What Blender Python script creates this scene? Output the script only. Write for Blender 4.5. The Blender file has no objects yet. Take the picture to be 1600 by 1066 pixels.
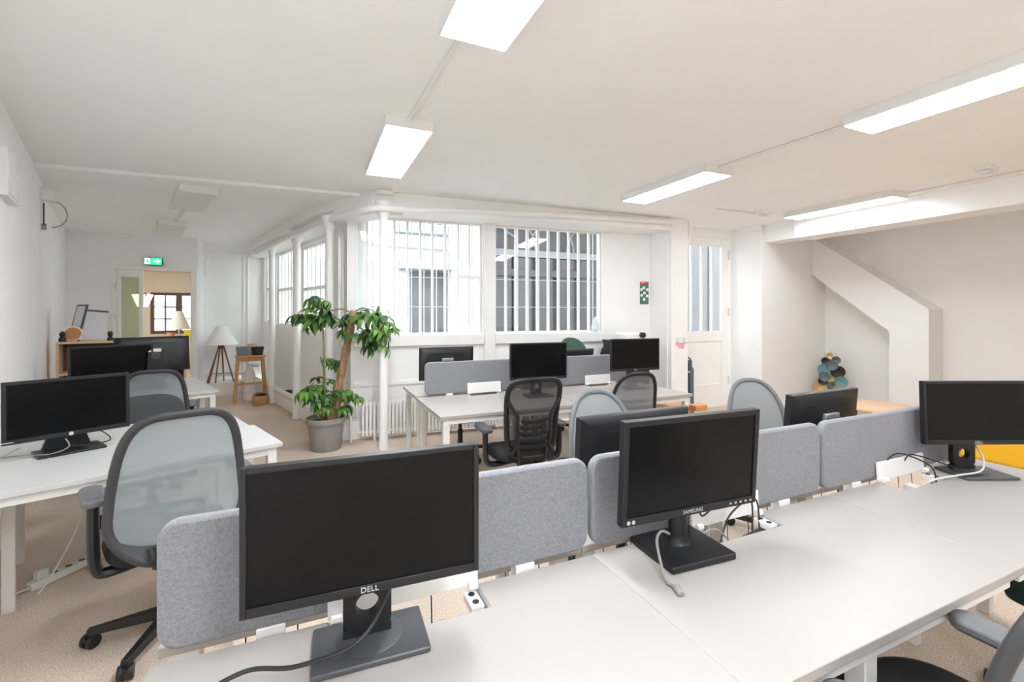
import bpy, bmesh, math, random
from mathutils import Vector, Matrix, Euler
random.seed(7)
S = bpy.context.scene
COL = S.collection
PI = math.pi

# ------------------------------------------------------------------ camera
cam_d = bpy.data.cameras.new('camera')
cam = bpy.data.objects.new('camera', cam_d)
COL.objects.link(cam)
cam_d.sensor_width = 36.0
cam_d.lens = 714.0 / 1600.0 * 36.0
cam_d.shift_y = -0.0277
cam_d.clip_start = 0.02
cam.location = (0, 0, 1.48)
cam.rotation_euler = (PI / 2, 0, math.radians(-23.9))
S.camera = cam

# ------------------------------------------------------------------ world (overcast daylight) and exposure
W = bpy.data.worlds.new('overcast_sky')
S.world = W
W.use_nodes = True
bgn = W.node_tree.nodes['Background']
bgn.inputs[0].default_value = (0.93, 0.965, 1.0, 1)
bgn.inputs[1].default_value = 1.8
S.view_settings.view_transform = 'Standard'
S.view_settings.look = 'None'
S.view_settings.gamma = 1.0
S.view_settings.use_curve_mapping = False
S.view_settings.exposure = 2.02
S.cycles.diffuse_bounces = 8
S.cycles.max_bounces = 14
S.cycles.transparent_max_bounces = 16
LAMP = 9.0            # strength of each lit ceiling panel
CEIL = 2.80
DESK = 0.73

# ------------------------------------------------------------------ materials
def lin(c):
    r = []
    for v in c[:3]:
        v = v / 255.0
        r.append(v / 12.92 if v <= 0.04045 else ((v + 0.055) / 1.055) ** 2.4)
    return (r[0], r[1], r[2], 1)

MATS = {}
def mat(name, rgb, rough=0.5, metal=0.0, noise=None, bump=None, spec=0.5, coat=0.0, sheen=0.0, rnd=0.0):
    """noise=(scale, amount); bump=(scale, strength)"""
    m = bpy.data.materials.new(name)
    m.use_nodes = True
    nt = m.node_tree
    b = nt.nodes['Principled BSDF']
    col = lin(rgb)
    b.inputs['Base Color'].default_value = col
    b.inputs['Roughness'].default_value = rough
    b.inputs['Metallic'].default_value = metal
    b.inputs['Specular IOR Level'].default_value = spec
    b.inputs['Coat Weight'].default_value = coat
    b.inputs['Sheen Weight'].default_value = sheen
    tc = nt.nodes.new('ShaderNodeTexCoord')
    if noise:
        n = nt.nodes.new('ShaderNodeTexNoise')
        n.inputs['Scale'].default_value = noise[0]
        n.inputs['Detail'].default_value = 5
        nt.links.new(tc.outputs['Object'], n.inputs['Vector'])
        r = nt.nodes.new('ShaderNodeValToRGB')
        a = noise[1]
        r.color_ramp.elements[0].position = 0.3
        r.color_ramp.elements[1].position = 0.7
        r.color_ramp.elements[0].color = tuple(max(0, c * (1 - a)) for c in col[:3]) + (1,)
        r.color_ramp.elements[1].color = tuple(min(1, c * (1 + a)) for c in col[:3]) + (1,)
        nt.links.new(n.outputs['Fac'], r.inputs['Fac'])
        last = r.outputs['Color']
        if rnd:
            oi = nt.nodes.new('ShaderNodeObjectInfo')
            hs = nt.nodes.new('ShaderNodeHueSaturation')
            mr = nt.nodes.new('ShaderNodeMapRange')
            mr.inputs['To Min'].default_value = 1 - rnd
            mr.inputs['To Max'].default_value = 1 + rnd
            nt.links.new(oi.outputs['Random'], mr.inputs['Value'])
            nt.links.new(mr.outputs['Result'], hs.inputs['Value'])
            nt.links.new(last, hs.inputs['Color'])
            last = hs.outputs['Color']
        nt.links.new(last, b.inputs['Base Color'])
    if bump:
        n2 = nt.nodes.new('ShaderNodeTexNoise')
        n2.inputs['Scale'].default_value = bump[0]
        n2.inputs['Detail'].default_value = 4
        nt.links.new(tc.outputs['Object'], n2.inputs['Vector'])
        bp = nt.nodes.new('ShaderNodeBump')
        bp.inputs['Strength'].default_value = bump[1]
        bp.inputs['Distance'].default_value = 0.01
        nt.links.new(n2.outputs['Fac'], bp.inputs['Height'])
        nt.links.new(bp.outputs['Normal'], b.inputs['Normal'])
    MATS[name] = m
    return m

def emit(name, rgb, strength):
    m = bpy.data.materials.new(name)
    m.use_nodes = True
    nt = m.node_tree
    for n in list(nt.nodes): nt.nodes.remove(n)
    e = nt.nodes.new('ShaderNodeEmission')
    e.inputs[0].default_value = lin(rgb)
    e.inputs[1].default_value = strength
    o = nt.nodes.new('ShaderNodeOutputMaterial')
    nt.links.new(e.outputs[0], o.inputs[0])
    MATS[name] = m
    return m

def see_through(name, rgb, opacity, rough=0.6, fresnel=False, weave=0):
    """thin glass (fresnel gloss over clear) or woven mesh (part clear, part cloth)"""
    m = bpy.data.materials.new(name)
    m.use_nodes = True
    nt = m.node_tree
    for n in list(nt.nodes): nt.nodes.remove(n)
    o = nt.nodes.new('ShaderNodeOutputMaterial')
    t = nt.nodes.new('ShaderNodeBsdfTransparent')
    mx = nt.nodes.new('ShaderNodeMixShader')
    if fresnel:
        t.inputs[0].default_value = lin(rgb)
        g = nt.nodes.new('ShaderNodeBsdfGlossy')
        g.inputs['Roughness'].default_value = rough
        fr = nt.nodes.new('ShaderNodeFresnel')
        ge = nt.nodes.new('ShaderNodeNewGeometry')
        mr = nt.nodes.new('ShaderNodeMapRange')      # same thin-pane reflectance on both faces of the pane
        mr.inputs['To Min'].default_value = 1.45; mr.inputs['To Max'].default_value = 1/1.45
        nt.links.new(ge.outputs['Backfacing'], mr.inputs['Value'])
        nt.links.new(mr.outputs[0], fr.inputs['IOR'])
        nt.links.new(fr.outputs[0], mx.inputs[0])
        nt.links.new(t.outputs[0], mx.inputs[1])
        nt.links.new(g.outputs[0], mx.inputs[2])
    else:
        b = nt.nodes.new('ShaderNodeBsdfPrincipled')
        b.inputs['Base Color'].default_value = lin(rgb)
        b.inputs['Roughness'].default_value = rough
        mx.inputs[0].default_value = opacity
        if weave:
            tc = nt.nodes.new('ShaderNodeTexCoord')
            w = nt.nodes.new('ShaderNodeTexNoise')
            w.inputs['Scale'].default_value = weave
            nt.links.new(tc.outputs['Object'], w.inputs['Vector'])
            mr = nt.nodes.new('ShaderNodeMapRange')
            mr.inputs['To Min'].default_value = opacity - 0.08
            mr.inputs['To Max'].default_value = opacity + 0.08
            nt.links.new(w.outputs['Fac'], mr.inputs['Value'])
            nt.links.new(mr.outputs[0], mx.inputs[0])
        nt.links.new(t.outputs[0], mx.inputs[1])
        nt.links.new(b.outputs[0], mx.inputs[2])
    nt.links.new(mx.outputs[0], o.inputs[0])
    MATS[name] = m
    return m

mat('wall', (245, 245, 244), 0.85, noise=(3, 0.012), bump=(60, 0.05))
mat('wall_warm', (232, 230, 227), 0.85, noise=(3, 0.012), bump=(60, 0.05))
mat('ceiling', (248, 247, 245), 0.9, noise=(2, 0.012), bump=(40, 0.05))
mat('white_paint', (244, 242, 239), 0.45, noise=(8, 0.015), bump=(30, 0.04))
mat('pipe_paint', (244, 242, 239), 0.4, noise=(8, 0.015))
mat('desk_cool_lifted', (200, 199, 197), 0.38, noise=(4, 0.01))  # cooler white, also lightened to make up for dimmer light on the left
mat('desk_white', (171, 165, 159), 0.38, noise=(4, 0.01))
mat('desk_frame', (224, 221, 217), 0.45, noise=(6, 0.01))
mat('fixture', (234, 233, 230), 0.5, noise=(6, 0.01))
emit('lamp_on', (240, 247, 255), LAMP)
emit('lamp_on_mid', (240, 247, 255), LAMP*.68)
emit('lamp_on_rear', (240, 247, 255), LAMP*1.4)
mat('lamp_off', (226, 225, 222), 0.5, noise=(6, 0.01))
mat('felt', (136, 136, 140), 0.95, noise=(220, 0.20), bump=(300, 0.25), sheen=0.2)
mat('black_plastic', (25, 25, 27), 0.42, noise=(30, 0.06))
mat('grey_plastic', (72, 74, 77), 0.42, noise=(30, 0.05))
mat('arm_grey', (108, 109, 111), 0.5, noise=(30, 0.05))
mat('monitor_body', (22, 22, 24), 0.42, noise=(40, 0.05))
mat('monitor_screen', (8, 8, 9), 0.24, noise=(2, 0.06), spec=0.22)
mat('monitor_stand', (88, 89, 92), 0.4, 0.3, noise=(20, 0.04))
mat('silver', (190, 191, 193), 0.35, 0.7, noise=(20, 0.03))
mat('logo', (205, 206, 208), 0.4, 0.3, noise=(20, 0.02))
mat('chrome', (210, 210, 212), 0.18, 1.0, noise=(10, 0.02))
mat('fabric_black', (28, 29, 31), 0.9, noise=(140, 0.2), bump=(250, 0.2))
mat('fabric_dark', (66, 68, 68), 0.9, noise=(140, 0.15), bump=(250, 0.2))
mat('fabric_green', (14, 46, 42), 0.9, noise=(140, 0.15), bump=(250, 0.2))
mat('fabric_sage', (58, 88, 74), 0.9, noise=(140, 0.12), bump=(250, 0.2))
mat('chair_frame', (58, 58, 60), 0.5, noise=(30, 0.05))
mat('chair_frame_light', (116, 120, 121), 0.5, noise=(30, 0.04))
see_through('mesh_grey', (138, 147, 150), 0.80, 0.7, weave=400)
see_through('mesh_pale', (144, 148, 149), 0.93, 0.7, weave=400)
see_through('mesh_black', (38, 38, 40), 0.80, 0.7, weave=400)
see_through('mesh_mid', (112, 114, 118), 0.80, 0.7, weave=400)
see_through('glass', (250, 252, 252), 0, 0.0, fresnel=True)
see_through('glass_green', (214, 226, 216), 0, 0.0, fresnel=True)
mat('wood', (196, 146, 92), 0.5, noise=(14, 0.14), bump=(30, 0.05))
mat('wood_pale', (222, 190, 152), 0.5, noise=(14, 0.08))
mat('wood_orange', (206, 140, 84), 0.5, noise=(14, 0.12))
mat('walnut', (142, 92, 62), 0.5, noise=(14, 0.15))
mat('shade', (236, 234, 230), 0.9, noise=(60, 0.02), bump=(120, 0.08))
mat('pot_grey', (146, 141, 136), 0.6, noise=(10, 0.04))
mat('pot_blue', (128, 140, 146), 0.5, noise=(10, 0.05))
mat('pot_black', (40, 42, 44), 0.5, noise=(10, 0.05))
mat('soil', (122, 70, 44), 0.95, noise=(60, 0.3), bump=(60, 0.8))
mat('bark', (166, 132, 96), 0.9, noise=(22, 0.3), bump=(40, 0.8))
mat('stem', (120, 128, 72), 0.7, noise=(20, 0.15))
mat('leaf', (88, 128, 50), 0.42, noise=(9, 0.2), rnd=0.35)
mat('leaf_dark', (58, 100, 52), 0.42, noise=(9, 0.2), rnd=0.35)
mat('wicker', (196, 152, 104), 0.8, noise=(60, 0.25), bump=(90, 0.8))
mat('yellow', (232, 176, 30), 0.85, noise=(90, 0.06), bump=(200, 0.15))
mat('brown_dark', (92, 70, 52), 0.7, noise=(20, 0.1))
mat('cable_black', (40, 38, 37), 0.5, noise=(20, 0.05))
mat('cable_white', (214, 212, 208), 0.5, noise=(20, 0.03))
mat('cable_grey', (150, 148, 144), 0.5, noise=(20, 0.04))
mat('exit_green', (34, 150, 96), 0.5, noise=(20, 0.02))
mat('paper_white', (240, 240, 238), 0.8, noise=(20, 0.01))
mat('poster_green', (72, 122, 110), 0.7, noise=(30, 0.05))
mat('poster_red', (196, 84, 62), 0.7, noise=(30, 0.05))
mat('pink', (244, 178, 190), 0.8, noise=(30, 0.03))
mat('steel_blue', (92, 108, 122), 0.5, 0.2, noise=(20, 0.05))
mat('gold', (196, 168, 116), 0.35, 0.6, noise=(40, 0.12))
mat('teal', (98, 148, 152), 0.4, 0.3, noise=(40, 0.12))
mat('slate', (92, 110, 114), 0.4, 0.4, noise=(40, 0.12))
mat('facade_white', (214, 216, 218), 0.9, noise=(1.5, 0.03), bump=(20, 0.1))
mat('facade_grey', (150, 154, 158), 0.8, noise=(2, 0.06))
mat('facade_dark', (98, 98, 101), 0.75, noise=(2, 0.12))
mat('metal_sheet', (90, 92, 94), 0.6, noise=(3, 0.06))
mat('paving', (150, 150, 148), 0.9, noise=(6, 0.1))
mat('iron', (214, 217, 220), 0.5, noise=(10, 0.03))
mat('brown_frame', (74, 46, 38), 0.6, noise=(10, 0.08))
mat('opal_red', (214, 96, 82), 0.4, noise=(10, 0.05))
mat('clear_plastic', (226, 230, 232), 0.25, noise=(15, 0.05), bump=(40, 0.8))
mat('paper_yellow', (206, 190, 40), 0.7, noise=(10, 0.04))
mat('wall_beige', (196, 186, 166), 0.85, noise=(3, 0.02))
mat('table_wood', (226, 188, 154), 0.45, noise=(14, 0.06))
mat('whiteboard', (214, 216, 220), 0.35, noise=(10, 0.02))

# carpet: short loop pile, warm beige with speckle
def carpet():
    m = bpy.data.materials.new('carpet'); m.use_nodes = True
    nt = m.node_tree; b = nt.nodes['Principled BSDF']
    b.inputs['Roughness'].default_value = 1.0
    b.inputs['Specular IOR Level'].default_value = 0.1
    tc = nt.nodes.new('ShaderNodeTexCoord')
    n1 = nt.nodes.new('ShaderNodeTexNoise'); n1.inputs['Scale'].default_value = 170; n1.inputs['Detail'].default_value = 3
    n2 = nt.nodes.new('ShaderNodeTexNoise'); n2.inputs['Scale'].default_value = 1.6; n2.inputs['Detail'].default_value = 6
    r1 = nt.nodes.new('ShaderNodeValToRGB')
    r1.color_ramp.elements[0].position = 0.32; r1.color_ramp.elements[0].color = lin((186, 166, 147))
    r1.color_ramp.elements[1].position = 0.68; r1.color_ramp.elements[1].color = lin((240, 223, 206))
    r2 = nt.nodes.new('ShaderNodeValToRGB')
    r2.color_ramp.elements[0].position = 0.35; r2.color_ramp.elements[0].color = (0.86, 0.86, 0.87, 1)
    r2.color_ramp.elements[1].position = 0.65; r2.color_ramp.elements[1].color = (1, 1, 1, 1)
    mx = nt.nodes.new('ShaderNodeMixRGB'); mx.blend_type = 'MULTIPLY'; mx.inputs[0].default_value = 1
    bp = nt.nodes.new('ShaderNodeBump'); bp.inputs['Strength'].default_value = 0.6; bp.inputs['Distance'].default_value = 0.006
    for n in (n1, n2): nt.links.new(tc.outputs['Object'], n.inputs['Vector'])
    nt.links.new(n1.outputs['Fac'], r1.inputs['Fac']); nt.links.new(n2.outputs['Fac'], r2.inputs['Fac'])
    nt.links.new(r1.outputs[0], mx.inputs[1]); nt.links.new(r2.outputs[0], mx.inputs[2])
    nt.links.new(mx.outputs[0], b.inputs['Base Color'])
    nt.links.new(n1.outputs['Fac'], bp.inputs['Height']); nt.links.new(bp.outputs[0], b.inputs['Normal'])
    MATS['carpet'] = m
carpet()

# ------------------------------------------------------------------ mesh helpers
class G:
    def __init__(s): s.v = []; s.f = []
    def add(s, vs, fs):
        o = len(s.v); s.v += [tuple(v) for v in vs]
        s.f += [tuple(i + o for i in f) for f in fs]; return s
    def box(s, lo, hi, M=None):
        x0, y0, z0 = lo; x1, y1, z1 = hi
        vs = [Vector(p) for p in ((x0,y0,z0),(x1,y0,z0),(x1,y1,z0),(x0,y1,z0),(x0,y0,z1),(x1,y0,z1),(x1,y1,z1),(x0,y1,z1))]
        if M: vs = [M @ v for v in vs]
        return s.add(vs, [(3,2,1,0),(4,5,6,7),(0,1,5,4),(1,2,6,5),(2,3,7,6),(3,0,4,7)])
    def cbox(s, c, d, M=None):
        return s.box([c[i]-d[i]/2 for i in range(3)], [c[i]+d[i]/2 for i in range(3)], M)
    def prism(s, pts, z0, z1, M=None):
        n = len(pts)
        vs = [Vector((p[0],p[1],z0)) for p in pts] + [Vector((p[0],p[1],z1)) for p in pts]
        if M: vs = [M @ v for v in vs]
        fs = [tuple(reversed(range(n))), tuple(range(n, 2*n))]
        fs += [(i, (i+1) % n, n+(i+1) % n, n+i) for i in range(n)]
        return s.add(vs, fs)
    def tube(s, path, r, n=8, closed=False, flat=None):
        P = [Vector(p) for p in path]; L = len(P)
        rr = r if isinstance(r, (list, tuple)) else [r]*L
        vs = []; up0 = None
        for i in range(L):
            if closed: t = P[(i+1) % L] - P[i-1]
            else: t = P[min(i+1, L-1)] - P[max(i-1, 0)]
            if t.length < 1e-9: t = Vector((0,0,1))
            t.normalize()
            if up0 is None:
                up0 = Vector((0,0,1)) if abs(t.z) < 0.9 else Vector((1,0,0))
            a = up0 - t*up0.dot(t)
            if a.length < 1e-6: a = Vector((1,0,0)) - t*t.x
            a.normalize(); b = t.cross(a); up0 = a
            for k in range(n):
                an = 2*PI*k/n
                ra = rr[i]; rb = rr[i]*(flat or 1)
                vs.append(P[i] + a*(ra*math.cos(an)) + b*(rb*math.sin(an)))
        fs = []
        for i in range(L if closed else L-1):
            j = (i+1) % L
            for k in range(n):
                k2 = (k+1) % n
                fs.append((i*n+k, i*n+k2, j*n+k2, j*n+k))
        if not closed:
            fs.append(tuple(reversed(range(n)))); fs.append(tuple(range((L-1)*n, L*n)))
        return s.add(vs, fs)
    def lathe(s, prof, n=24, c=(0,0,0), M=None, caps=True):
        vs = []; fs = []; L = len(prof)
        for (r, z) in prof:
            for k in range(n):
                a = 2*PI*k/n
                vs.append(Vector((r*math.cos(a), r*math.sin(a), z)))
        if M: vs = [M @ v for v in vs]
        vs = [v + Vector(c) for v in vs]
        for i in range(L-1):
            for k in range(n):
                k2 = (k+1) % n
                fs.append((i*n+k, i*n+k2, (i+1)*n+k2, (i+1)*n+k))
        if caps:
            fs.append(tuple(reversed(range(n)))); fs.append(tuple(range((L-1)*n, L*n)))
        return s.add(vs, fs)
    def mesh(s, name):
        me = bpy.data.meshes.new(name)
        me.from_pydata(s.v, [], s.f); me.update()
        bm = bmesh.new(); bm.from_mesh(me)
        bmesh.ops.recalc_face_normals(bm, faces=bm.faces[:])
        bm.to_mesh(me); bm.free()
        return me

def rrect(w, h, r, n=6, cx=0, cy=0):
    pts = []
    for (sx, sy, a0) in ((1,1,0),(-1,1,90),(-1,-1,180),(1,-1,270)):
        for k in range(n+1):
            a = math.radians(a0 + 90*k/n)
            pts.append((cx + sx*(w/2-r) + r*math.cos(a), cy + sy*(h/2-r) + r*math.sin(a)))
    return pts

RX90 = Matrix.Rotation(PI/2, 4, 'X')     # xy-plane outline -> xz-plane, extruded along -y

def link(me, name, m, parent=None, loc=(0,0,0), rot=(0,0,0), bevel=0, smooth=True, angle=40):
    o = bpy.data.objects.new(name, me)
    COL.objects.link(o)
    if m is not None and not me.materials: me.materials.append(MATS[m])
    o.location = loc; o.rotation_euler = rot
    if parent is not None: o.parent = parent
    if smooth and len(me.polygons):
        me.shade_smooth(); me.set_sharp_from_angle(angle=math.radians(angle))
    if bevel:
        b = o.modifiers.new('bevel', 'BEVEL'); b.width = bevel; b.segments = 2; b.limit_method = 'ANGLE'
        b.angle_limit = math.radians(50)
    return o

def obj(name, g, m, parent=None, **k): return link(g.mesh(name), name, m, parent, **k)

def tag(o, label=None, cat=None, group=None, kind=None):
    if label: o['label'] = label
    if cat: o['category'] = cat
    if group: o['group'] = group
    if kind: o['kind'] = kind
    return o

def thing(name, label, cat, loc=(0,0,0), rotz=0, group=None):
    o = bpy.data.objects.new(name, None); COL.objects.link(o)
    o.empty_display_size = 0.1
    o.location = loc; o.rotation_euler = (0, 0, rotz)
    return tag(o, label, cat, group)

def struct_empty(name, loc=(0,0,0), rotz=0):
    o = bpy.data.objects.new(name, None); COL.objects.link(o)
    o.empty_display_size = 0.1; o.location = loc; o.rotation_euler = (0,0,rotz); o['kind'] = 'structure'
    return o

def struct(name, g, m, **k):
    o = obj(name, g, m, **k); o['kind'] = 'structure'; return o

def dup(root, loc, rotz, label, group=None):
    def cp(o, par):
        c = o.copy(); COL.objects.link(c); c.parent = par
        for ch in list(o.children): cp(ch, c)
        return c
    r = cp(root, None)
    r.location = loc; r.rotation_euler = (0,0,rotz); r['label'] = label
    if group: r['group'] = group
    return r

def bez(pts, n=8):
    """Catmull-Rom through the points"""
    P = [Vector(p) for p in pts]; out = []
    for i in range(len(P)-1):
        p0 = P[max(i-1,0)]; p1 = P[i]; p2 = P[i+1]; p3 = P[min(i+2,len(P)-1)]
        for k in range(n):
            t = k/n
            out.append(0.5*((2*p1)+(p2-p0)*t+(2*p0-5*p1+4*p2-p3)*t*t+(3*p1-p0-3*p2+p3)*t**3))
    out.append(P[-1]); return out

def text_part(body, size, m, parent, loc, rot, name='logo', extrude=0.0004):
    cu = bpy.data.curves.new(name, 'FONT'); cu.body = body; cu.size = size; cu.extrude = extrude
    cu.align_x = 'CENTER'; cu.align_y = 'CENTER'; cu.resolution_u = 3
    t = bpy.data.objects.new(name, cu); COL.objects.link(t)
    bpy.context.view_layer.update()
    me = bpy.data.meshes.new_from_object(t.evaluated_get(bpy.context.evaluated_depsgraph_get()))
    bpy.data.objects.remove(t, do_unlink=True)
    me.materials.clear(); me.name = name
    return link(me, name, m, parent, loc=loc, rot=rot, smooth=False)

# ------------------------------------------------------------------ the room
def xl(y): return -1.876 - 0.311*(y-4.158)          # left wall line
def kx(y): return -0.01 - 0.2968*(y-6.658)          # corridor kerb line
KN = Vector((0.9587, 0.2845)); KD = Vector((-0.2845, 0.9587))   # its outward normal, and along it (away)
def kp(y, off=0): 
    return (kx(y)+KN.x*off, y+KN.y*off)
def dy(x): return 5.64 - 0.0718*(x-0.6)             # window wall line
BACK = -2.2
INNER = [(xl(BACK), BACK), (7.72, BACK), (7.72, 4.75), (6.2, 4.75), (6.2, 5.30), (4.55, 5.33), (0.49, dy(0.49)),
         kp(6.1, .22), kp(10.02, .22), (-1.80, 9.78), (-1.76, 9.38), (xl(9.33), 9.33)]
fl = struct('floor', G().prism(INNER, -0.06, 0.0), 'carpet', smooth=False)
STRIP = 5.42
struct('ceiling', G().prism([(xl(BACK)-.1, BACK-.1), (7.85, BACK-.1), (7.85, 4.85), (6.3, 4.85), (6.3, 5.42), (4.6, 5.45), (0.55, dy(.55)+.1),
                         (0.50, STRIP), (xl(STRIP)-.1, STRIP)], CEIL, CEIL+.12), 'ceiling', smooth=False)
struct('ceiling.001', G().prism([(xl(STRIP)-.1, STRIP-.06), (0.60, STRIP-.14), (0.62, dy(.55)+.1), kp(6.0, .36), kp(10.2, .36), (-1.9, 9.95), (-1.9, 9.5), (xl(9.4)-.1, 9.45)], CEIL-.035, CEIL-.002), 'ceiling', smooth=False)

def wall_seg(g, p, q, z0, z1, t=0.12, side=1):
    """upright slab with one face on p-q, thickened to the left (side=1) or right of p->q"""
    p = Vector(p[:2]); q = Vector(q[:2]); d = (q-p).normalized(); n = Vector((-d.y, d.x))*t*side
    pts = [p, q, q+n, p+n]
    g.prism([(a.x, a.y) for a in pts], z0, z1); return g

struct('wall_left', wall_seg(G(), (xl(BACK), BACK), (xl(9.45), 9.45), 0, CEIL, .15, 1), 'wall', smooth=False)
g = G(); wall_seg(g, (xl(BACK)+.035, BACK), (xl(6.05)+.035, 6.05), 0, CEIL, .045, 1)
struct('trim_1', g, 'wall', smooth=False)
struct('wall_rear', wall_seg(G(), (xl(BACK)-.1, BACK), (7.85, BACK), 0, CEIL, .12, -1), 'wall', smooth=False)

# far end wall with the glazed door
FY = 9.355
g = G()
wall_seg(g, (xl(9.33)-.05, 9.33), (-2.90, FY), 0, CEIL, .12, 1)
wall_seg(g, (-2.90, FY), (-1.755, 9.38), 2.235, CEIL, .12, 1)
struct('wall_far', g, 'wall', smooth=False)
g = G(); wall_seg(g, (-1.80, 9.78), kp(10.15, .22), 0, CEIL, .12, 1)
g.box((-1.86, 9.39, 0), (-1.755, 9.80, CEIL))
struct('wall_recess', g, 'wall', smooth=False)
# low white ledge below the recess wall
g = G(); g.prism([(-1.78, 9.40), (-0.98, 9.66), (-1.02, 10.02), (-1.78, 9.80)], 0, 0.24)
struct('trim_2', g, 'white_paint', bevel=.006)

# corridor side: kerb, low wall, piers between the windows
g = G(); g.prism([kp(6.0, 0), kp(6.0, .23), kp(10.0, .23), kp(10.0, 0)], 0, .19)
struct('trim_3', g, 'white_paint', bevel=.012)
# windows in the corridor wall: (y_near, y_far, z_bottom, z_top)
CW = [(6.62, 7.79, 1.215, 2.49), (8.03, 9.20, 1.26, 2.545), (9.47, 10.02, 1.31, 2.60)]
g = G()
def cseg(y0, y1, z0, z1): g.prism([kp(y0, .22), kp(y1, .22), kp(y1, .36), kp(y0, .36)], z0, z1)
cseg(5.66, 6.10, 0, CEIL); cseg(6.20, 6.62, 0, CEIL); cseg(6.10, 6.20, 0, 1.2); cseg(6.10, 6.20, 2.5, CEIL)
prev = 6.62
for (a, b, z0, z1) in CW:
    if a > prev: cseg(prev, a, 0, CEIL)
    cseg(a, b, 0, z0); cseg(a, b, z1, CEIL); prev = b
cseg(prev, 10.25, 0, CEIL)
struct('wall_corridor', g, 'wall', smooth=False)

# beam over corridor columns and over the window wall
g = G(); g.prism([(.62, 5.115), (.95, 5.115), kp(5.6, .30), kp(10.1, .30), kp(10.1, -.02), kp(5.6, -.02)], 2.55, CEIL)
g.prism([kp(5.65, -.02), kp(5.65, 0), kp(9.8, 0), kp(9.8, -.12), kp(6.1, -.12)], 2.66, CEIL)
struct('trim_4', g, 'white_paint', bevel=.01)
g = G(); g.prism([(.62, 5.11), (4.72, 4.93), (4.72, 5.44), (.62, 5.75)], 2.63, CEIL)
struct('trim_5', g, 'white_paint', bevel=.008)

# window wall (below, above, right part)
def dp(x, off=0): return (x + .0716*off, dy(x) + .9974*off)
def dseg(g, x0, x1, z0, z1, o0=0.0, o1=0.16): g.prism([dp(x0, o0), dp(x1, o0), dp(x1, o1), dp(x0, o1)], z0, z1)
g = G()
dseg(g, .44, 4.62, 0, 1.20); dseg(g, .44, 4.62, 2.633, CEIL); dseg(g, 3.80, 4.62, 1.20, 2.633); dseg(g, 2.035, 2.205, 1.20, 2.633)
dseg(g, .40, .49, 1.20, 2.633)
struct('wall_window', g, 'wall', smooth=False)
g = G()                                     # sill ledge and dado rail and vertical post
dseg(g, .47, 2.05, 1.075, 1.205, -.05, 0.05); dseg(g, 2.20, 3.82, 1.075, 1.205, -.05, 0.05)
struct('trim_6', g, 'white_paint', bevel=.006)
g = G(); dseg(g, .47, 2.05, .61, .655, -.025, 0.02); dseg(g, 2.20, 4.5, .61, .655, -.025, .02)
struct('trim_7', g, 'white_paint', bevel=.006)
g = G(); dseg(g, 2.055, 2.195, 0, 2.633, -.055, 0.02)
struct('trim_8', g, 'white_paint', bevel=.006)
g = G(); dseg(g, .30, .66, 0, .22, -.05, .02); struct('baseboard_window', g, 'white_paint', bevel=.006)

# return wall, pillar, door wall, right wall, alcove
struct('wall_return', G().prism([(4.60, 5.00), (4.66, 5.00), (4.66, 5.40), (4.60, 5.40)], 0, CEIL), 'wall', smooth=False)
struct('trim_9', G().box((4.62, 4.93, 0), (4.925, 5.38, CEIL)), 'white_paint', bevel=.006)
g = G(); g.box((5.0, 5.28, 0), (6.15, 5.42, .03)); g.box((4.9, 5.30, 2.665), (6.3, 5.42, CEIL)); g.box((4.9, 5.30, 0), (5.02, 5.42, 2.665)); g.box((6.13, 5.30, 0), (6.3, 5.42, 2.665))
struct('wall_door', g, 'wall', smooth=False)
g = G(); g.box((6.2, 4.75, 0), (6.35, 5.36, CEIL)); g.box((6.26, 4.25, 2.535), (6.60, 4.745, CEIL))
struct('wall_right', g, 'wall', smooth=False)
struct('trim_10', G().box((6.2, BACK, 2.52), (6.60, 4.25, CEIL)), 'wall', bevel=.006)
struct('wall_alcove_side', G().box((6.205, 4.745, 0), (7.85, 4.80, CEIL)), 'wall_warm', smooth=False)
struct('wall_alcove_back', G().box((7.70, BACK, 0), (7.84, 4.8, CEIL)), 'wall_warm', smooth=False)
struct('baseboard_alcove', G().box((6.22, 4.727, 0), (7.70, 4.746, .10)), 'white_paint', bevel=.004)
# boxed flue running up the alcove wall
g = G()
FP = [(3.236, 0), (3.68, 0), (3.68, 1.22), (4.73, 2.085), (4.73, 2.68), (3.236, 1.525)]
FP = [(y if y < 4.7 else 4.744, z) for y, z in FP]
n = len(FP)
vs = [(7.36, y, z) for (y, z) in FP] + [(7.71, y, z) for (y, z) in FP]
g.add(vs, [tuple(range(n)), tuple(reversed(range(n, 2*n)))] + [(i, (i+1) % n, n+(i+1) % n, n+i) for i in range(n)])
struct('trim_11', g, 'wall_warm', smooth=False)

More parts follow.
